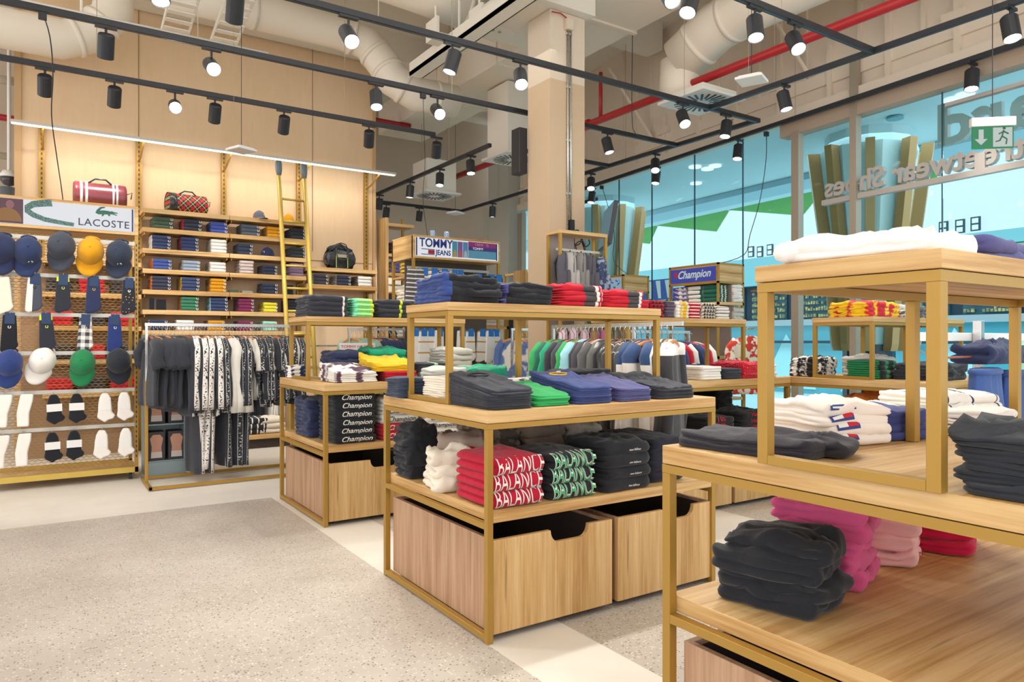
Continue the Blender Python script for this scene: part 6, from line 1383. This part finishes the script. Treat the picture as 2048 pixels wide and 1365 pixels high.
S('folded_sweatshirt', 'grey marl sweatshirt', 'on lower shelf of blue-header tower', (6.33, 5.2, 1.461), .16, .22, .045, 3, M_LG, amp=.014)
S('folded_sweatshirt', 'red lettered sweatshirt', 'on lower shelf of blue-header tower', (6.13, 5.3, 1.461), .2, .24, .045, 3, fab('redl', RD, WH, 'blot', (20,)), rz=-PI/2, amp=.006)
S('folded_sweatshirt', 'violet lettered sweatshirt', 'on lower shelf of blue-header tower', (6.13, 5.6, 1.461), .2, .26, .04, 3, fab('viol', G(90, 70, 150), WH, 'blot', (20,)), rz=-PI/2, amp=.006)
t = tower(6.11, 6.70, 6.56, 7.13, 2.08, 'smaller oak tower with pale blue screen beyond the backpack rack', glow('screen_paleblue', srgb(190, 226, 250), 1.0))
mb = MB()
for k in range(26):
    y, z = R.uniform(.05, .38), R.uniform(1.9, 2.03); mb.box(-.006, y, z, -.0035, y+R.uniform(.01, .04), z+R.uniform(.006, .02))
mb.build('blue_picture_marks', glow('screen_mark', srgb(60, 120, 200), .7), t)
for z in (1.5, 1.1): MB().box(0, 0, z, .45, .43, z+.03).build('shelf', M_WOODX, t)
t = empty('mall_screen', 'violet and white lit screen out in the mall left of blue-header tower', 'screen', atx(1315, 580, 8.2)); 
MB().box(-.02, -.32, -.16, .02, .32, .16).build('screen_panel', glow('screen_violet', srgb(110, 140, 230), .8), t)
for k in range(3): MB().prism([(-.28+k*.2, .14), (-.18+k*.2, .14), (-.24+k*.2, -.14), (-.3+k*.2, -.14)], lambda a, c, s: (-.022-.001*s, a, c)).build('pale_slash', EW, t)
MB().box(-.03, -.03, -t.location.z, .03, .03, -.16).build('stand', M_GREYMUL, t)
# dark hangers row and floral garment behind the red-polo table
rack('silver rail of bare dark hangers behind the red-polo table', (4.55, 4.95, 0), (5.4, 4.95, 0), 1.33, .2)
for i in range(14):
    hung('shirt', f'{["red", "white", "navy", "royal blue"][i%4]} sports shirt, {nth(i+1)} from left behind the red-polo table', (4.6+i*.062, 4.95, 1.321), R.uniform(.1, .5), [M_RD, M_WH, M_NV, M_BL][i % 4], w_=.2, L=.6, slv=.2, seed=i % 4, group='shirts behind the red-polo table', wood_=M_HANGD, hlabel=f'dark wooden hanger, {nth(i+1)} from left behind the red-polo table')
hung('shirt', 'white shirt with red and green floral print by the glass', (sx(1497, 4.75), 4.75, 1.38), 1.25, fab('floral', G(226, 216, 196), G(196, 60, 50), 'blot', (16,)), w_=.19, L=.66, slv=.2, seed=3, hlabel='hanger of the floral shirt by the glass')
t = empty('post_stand', 'slim gold stand carrying the floral shirt by the glass', 'stand', (sx(1497, 4.75), 4.75, 0)); MB().tube([(0, .05, 0), (0, .05, 1.37), (0, -.06, 1.37)], .01, 8).build('pole', M_GOLD, t); MB().lathe([(0, 0), (.14, 0), (.14, .01), (0, .01)], .0, .05).build('foot_plate', M_GOLD, t)
# four-way stand with navy shorts behind the pink-hoodie table
yS = 1.9; xS = sx(1957, yS)
t = empty('garment_stand', 'silver and cream garment stand with navy shorts behind the pink-hoodie table', 'clothes stand', (xS, yS, 0))
MB().box(-.022, -.022, .02, .022, .022, 1.36).build('upright', M_CHROME, t, bevel=.002); MB().box(-.3, -.3, 0, .3, .3, .012).build('base_plate', M_GOLD, t)
MB().box(-.62, .024, 1.245, 1.2, .06, 1.292).build('crossbeam', M_WHITE, t, bevel=.003)
MB().tube([(-.55, .04, 1.245), (-.57, .04, 1.20), (-.5, .04, 1.18), (-.42, .04, 1.17)], .005, 6).build('curled_arm', M_CHROME, t)
MB().tube([(-.5, -.06, 1.16), (1.1, -.06, 1.16)], .006, 6).build('hanging_rail', M_HANGD, t)
M_SH = fab('shorts_blue', G(58, 84, 140)); M_SH2 = fab('shorts_side', G(54, 70, 130), WH, 'stripey', (16, .8))
def shorts(x, y, z, rz, m, label, wd=.19, L=.46):
    e_ = empty('shorts', label, 'shorts', (x, y, z), rz)
    b = MB(); n = 40; V = []; lv = [0, .04, .08, .2, .5, .8, 1.0]
    for s_ in lv:
        for j in range(n):
            a = 2*PI*j/n; c, s = math.cos(a), math.sin(a); f = .86+.22*min(1, s_*3); gth = .008*math.sin(14*a)*(1 if s_ < .1 else .6+.8*s_)
            V.append(((wd*f)*c, (.05+.03*s_+gth)*s+.004*math.sin(6*a), -L*s_))
    m_ = len(lv); b.add(V, [(i*n+j, i*n+(j+1) % n, (i+1)*n+(j+1) % n, (i+1)*n+j) for i in range(m_-1) for j in range(n)]+[tuple(range(n)), tuple((m_-1)*n+j for j in range(n))])
    b.build('shorts_body', m, e_, True)
    MB().tube([(wd*.87*math.cos(a), .053*math.sin(a), -.02+.0*a) for a in [2*PI*j/30 for j in range(31)]], .018, 6).build('gathered_waistband', m, e_, True)
shorts(xS-.15, yS-.1, 1.10, .15, M_SH, 'blue gathered shorts left of the silver stand upright'); shorts(xS+.19, yS-.1, 1.08, .1, fab('shorts_b2', G(52, 76, 130)), 'blue shorts right of the silver stand upright', .17)
shorts(xS-.44, yS-.02, .99, 1.1, M_SH2, 'blue and white striped shorts at the left end of stand', .16, .5)
shorts(xS+.62, yS-.1, 1.02, .1, fab('shorts_w', WH, G(60, 66, 130), 'stripex', (6, .86)), 'white shorts with navy stripe at the right of stand', .17, .5)
o = folded('hoodie', .5, .2, .10, M_NV, amp=.02, seed=2); o.location = (xS+.02, yS-.06, 1.12); tag(o, 'navy hooded top draped along the rail of the silver stand', 'hoodie')
bk2 = rack('white-hangered rack beyond the garment stand at right edge', (6.15, 1.2, 0), (6.15, 2.3, 0), 1.40, .2)
for i in range(14): 
    hung('shirt', f'pale mint shirt, {nth(i+1)} from near end beyond the garment stand', (6.15, 1.25+i*.075, 1.391), PI/2+R.uniform(-.1, .1), M_MI if i % 3 else M_WH, w_=.2, L=.7, slv=.2, th=.02, seed=i % 4, group='pale shirts beyond the stand', wood_=M_HANGD, hlabel=f'dark hanger, {nth(i+1)} from near end beyond the garment stand')

# ================================================================ COLUMN FITTINGS, CORDS, SENSORS
yc = cy0
for k, u in enumerate((1134, 1140)):
    t = empty('conduit', f'bare steel conduit running up the column, {"left" if k==0 else "right"} of the pair', 'conduit', (sx(u, yc), yc-.012, 2.12))
    MB().tube([(0, 0, 0), (0, 0, 2.15)], .009, 8).build('pipe', M_CHROME, t, True)
    for z in (.05, .5, 1.0, 1.5, 2.0): MB().box(-.016, -.006, z, .016, .014, z+.02).build('pipe_clip', M_GREYM, t)
tag(MB().box(sx(1128, yc), yc-.05, 4.16, sx(1141, yc), yc-.001, 4.26).build('junction_box', M_COLW, bevel=.004), 'square cream junction box at the column head', 'junction box')
t = empty('red_cable', 'red cable run along the top of the column', 'cable', (sx(1100, yc), yc-.03, 4.28)); MB().tube([(0, 0, 0), (.1, 0, .01), (.18, .0, -.02), (.2, 0, -.06)], .006, 6).build('cable_run', M_RED, t)
t = empty('tv_screen', 'wall-bracketed television seen edge-on at right of the column', 'television', (4.46, 5.16, 2.33), 0)
o = MB().box(-.30, -.02, -.20, .30, .02, .20).build('panel', M_BLACK, t, bevel=.004); o.rotation_euler = (.16, 0, math.radians(58)); o.location = (.05, 0, 0)
o2 = MB().box(-.29, .0205, -.19, .29, .022, .19).build('screen_face', glow('tv_blue', srgb(150, 200, 220), .6), o)
MB().box(-.30, .05, -.1, -.12, .08, -.07).build('bracket_arm', M_BLACK, t); MB().box(-.32, .09, -.22, -.28, .135, .05).build('wall_plate', M_BLACK, t)
for k, (dx, dz, r) in enumerate(((-.24, -.22, .05), (-.28, -.12, .05), (-.17, -.14, .04))): MB().tube([(dx+r*math.cos(a), .06+.01*math.sin(3*a), dz+r*1.4*math.sin(a)) for a in [2*PI*j/20 for j in range(21)]], .006, 6).build('cable_loop', M_BLACK, t, True)
tag(MB().box(sx(1128, yc)+.02, yc-.03, 1.98, sx(1128, yc)+.14, yc-.001, 2.09).build('socket_box', M_COLW, bevel=.004), 'cream power socket box under the television cables', 'socket box')
tag(MB().box(3.83, 5.66, 2.86, 3.925, 5.80, 3.30).build('loudspeaker', M_BLACK, bevel=.006), 'tall black loudspeaker behind the left edge of column', 'loudspeaker')
def cord(label, pts, r=.004, plug=True, m=None):
    t = empty('power_cord', label, 'cord', pts[0]); q = [Vector(p)-Vector(pts[0]) for p in pts]
    # smooth
    sm_ = []
    for i in range(len(q)-1):
        for j in range(4):
            s = j/4; a = q[max(i-1, 0)]; b_ = q[i]; c = q[i+1]; d = q[min(i+2, len(q)-1)]
            sm_.append(.5*((2*b_)+(c-a)*s+(2*a-5*b_+4*c-d)*s*s+(3*b_-a-3*c+d)*s**3))
    sm_.append(q[-1]); MB().tube(sm_, r, 6).build('cable', m or M_BLACK, t, True)
    if plug: MB().box(-.025, -.018, -.05, .025, .018, .0).build('track_plug', M_BLACK, t, bevel=.004)
cord('black power cord dropping from the track to the lit mesh unit header', [(sx(85, 5.85), 5.85, 3.5), aty(100, 75, 5.9), aty(106, 150, 6.1), aty(103, 230, 6.4), aty(113, 310, 6.8), aty(122, 370, 7.2), (aty(126, 400, 7.3).x, 7.3, 2.46)])
cord('thin cord hanging from the second track to the oak gondola', [(sx(846, 5.85), 5.85, 3.5), aty(848, 260, 5.9), aty(850, 330, 6.3), aty(846, 400, 6.8), (aty(855, 460, 7.3).x, 7.3, 2.43)], .003)
cord('black cord looping from the glass track down to the blue-header tower', [(glx(4.85)-.2, 4.85, 3.48), atx(1532, 320, 6.45), atx(1520, 400, 6.4), atx(1500, 470, 6.3), atx(1488, 510, 6.2), (6.2, 5.3, 2.085)])
cord('black cord looped from ceiling to the cross track right of column', [(sx(1265, 5.6), 5.6, 4.5), aty(1264, 230, 5.6), aty(1272, 268, 5.7), (sx(1300, 5.85), 5.85, 3.52)], .004, False)
cord('black cord hanging from the glass track to the mall screen side', [(glx(7.85)-.2, 7.85, 3.48), atx(1228, 460, 6.6), atx(1227, 520, 6.5), (6.4, 6.9, 2.09)])
t = empty('pendant_lamp', 'black cylinder spotlight hanging into the top edge above ladder', 'spotlight', (sx(472, 5.3), 5.3, 4.02)); MB().lathe([(0, 0), (.05, 0), (.05, .14), (0, .14)]).build('head', M_BLACK, t); MB().tube([(0, 0, .14), (0, 0, 1.3)], .004, 6).build('stem', M_BLACK, t)
def sensor(p, label, rod=5.35):
    t = empty('ceiling_sensor', label, 'sensor', p, .4)
    MB().box(-.10, -.10, 0, .10, .10, .022).build('plate', M_WHITE, t, bevel=.006); MB().box(-.08, -.08, .022, .08, .08, .034).build('upper_shell', M_WHITE, t, bevel=.004)
    MB().tube([(0, 0, .03), (.0, 0, rod-p[2])], .003, 6).build('suspension_cord', M_BLACK, t); MB().tube([(-.08, 0, .03), (-.08, 0, rod-p[2])], .0015, 5).build('suspension_wire', M_GREYMUL, t)
sensor((1.55, 6.88, 3.0), 'flat white square sensor plate hung on a cord before the LED strip'); sensor((4.464, 3.478, 3.2), 'flat white square sensor plate hung near the fat duct', 4.1); sensor((5.2, 9.4, 3.15), 'small white square sensor plate over the far bay')
p = aty(18, 355, 9.6); t = empty('security_camera', 'clear domed security camera on a pole left of the plywood wall', 'camera', p)
MB().lathe([(0, -.10), (.05, -.085), (.08, -.04), (.085, 0)], n=20).build('dome', plain('smoked_dome', (.05, .05, .06, 1), .08), t, True); MB().lathe([(.085, 0), (.09, .02), (.06, .07), (0, .08)], n=20).build('housing', M_WHITE, t, True); MB().tube([(0, 0, .08), (0, 0, 1.4)], .018, 8).build('pole', M_WHITE, t)
t = empty('floodlight', 'small dark floodlight standing left of the plywood wall', 'spotlight', aty(14, 385, 8.6)); MB().lathe([(0, -.06), (.06, -.06), (.065, .05), (0, .06)]).build('head', plain('slate_grey_lamp', srgb(70, 74, 80), .5), t); MB().tube([(0, 0, -.06), (0, 0, -.2)], .01, 6).build('stem', M_BLACK, t)
print('DUPLABELS', [(k, len(v)) for k, v in LABELS.items() if len(v) > 1][:40])
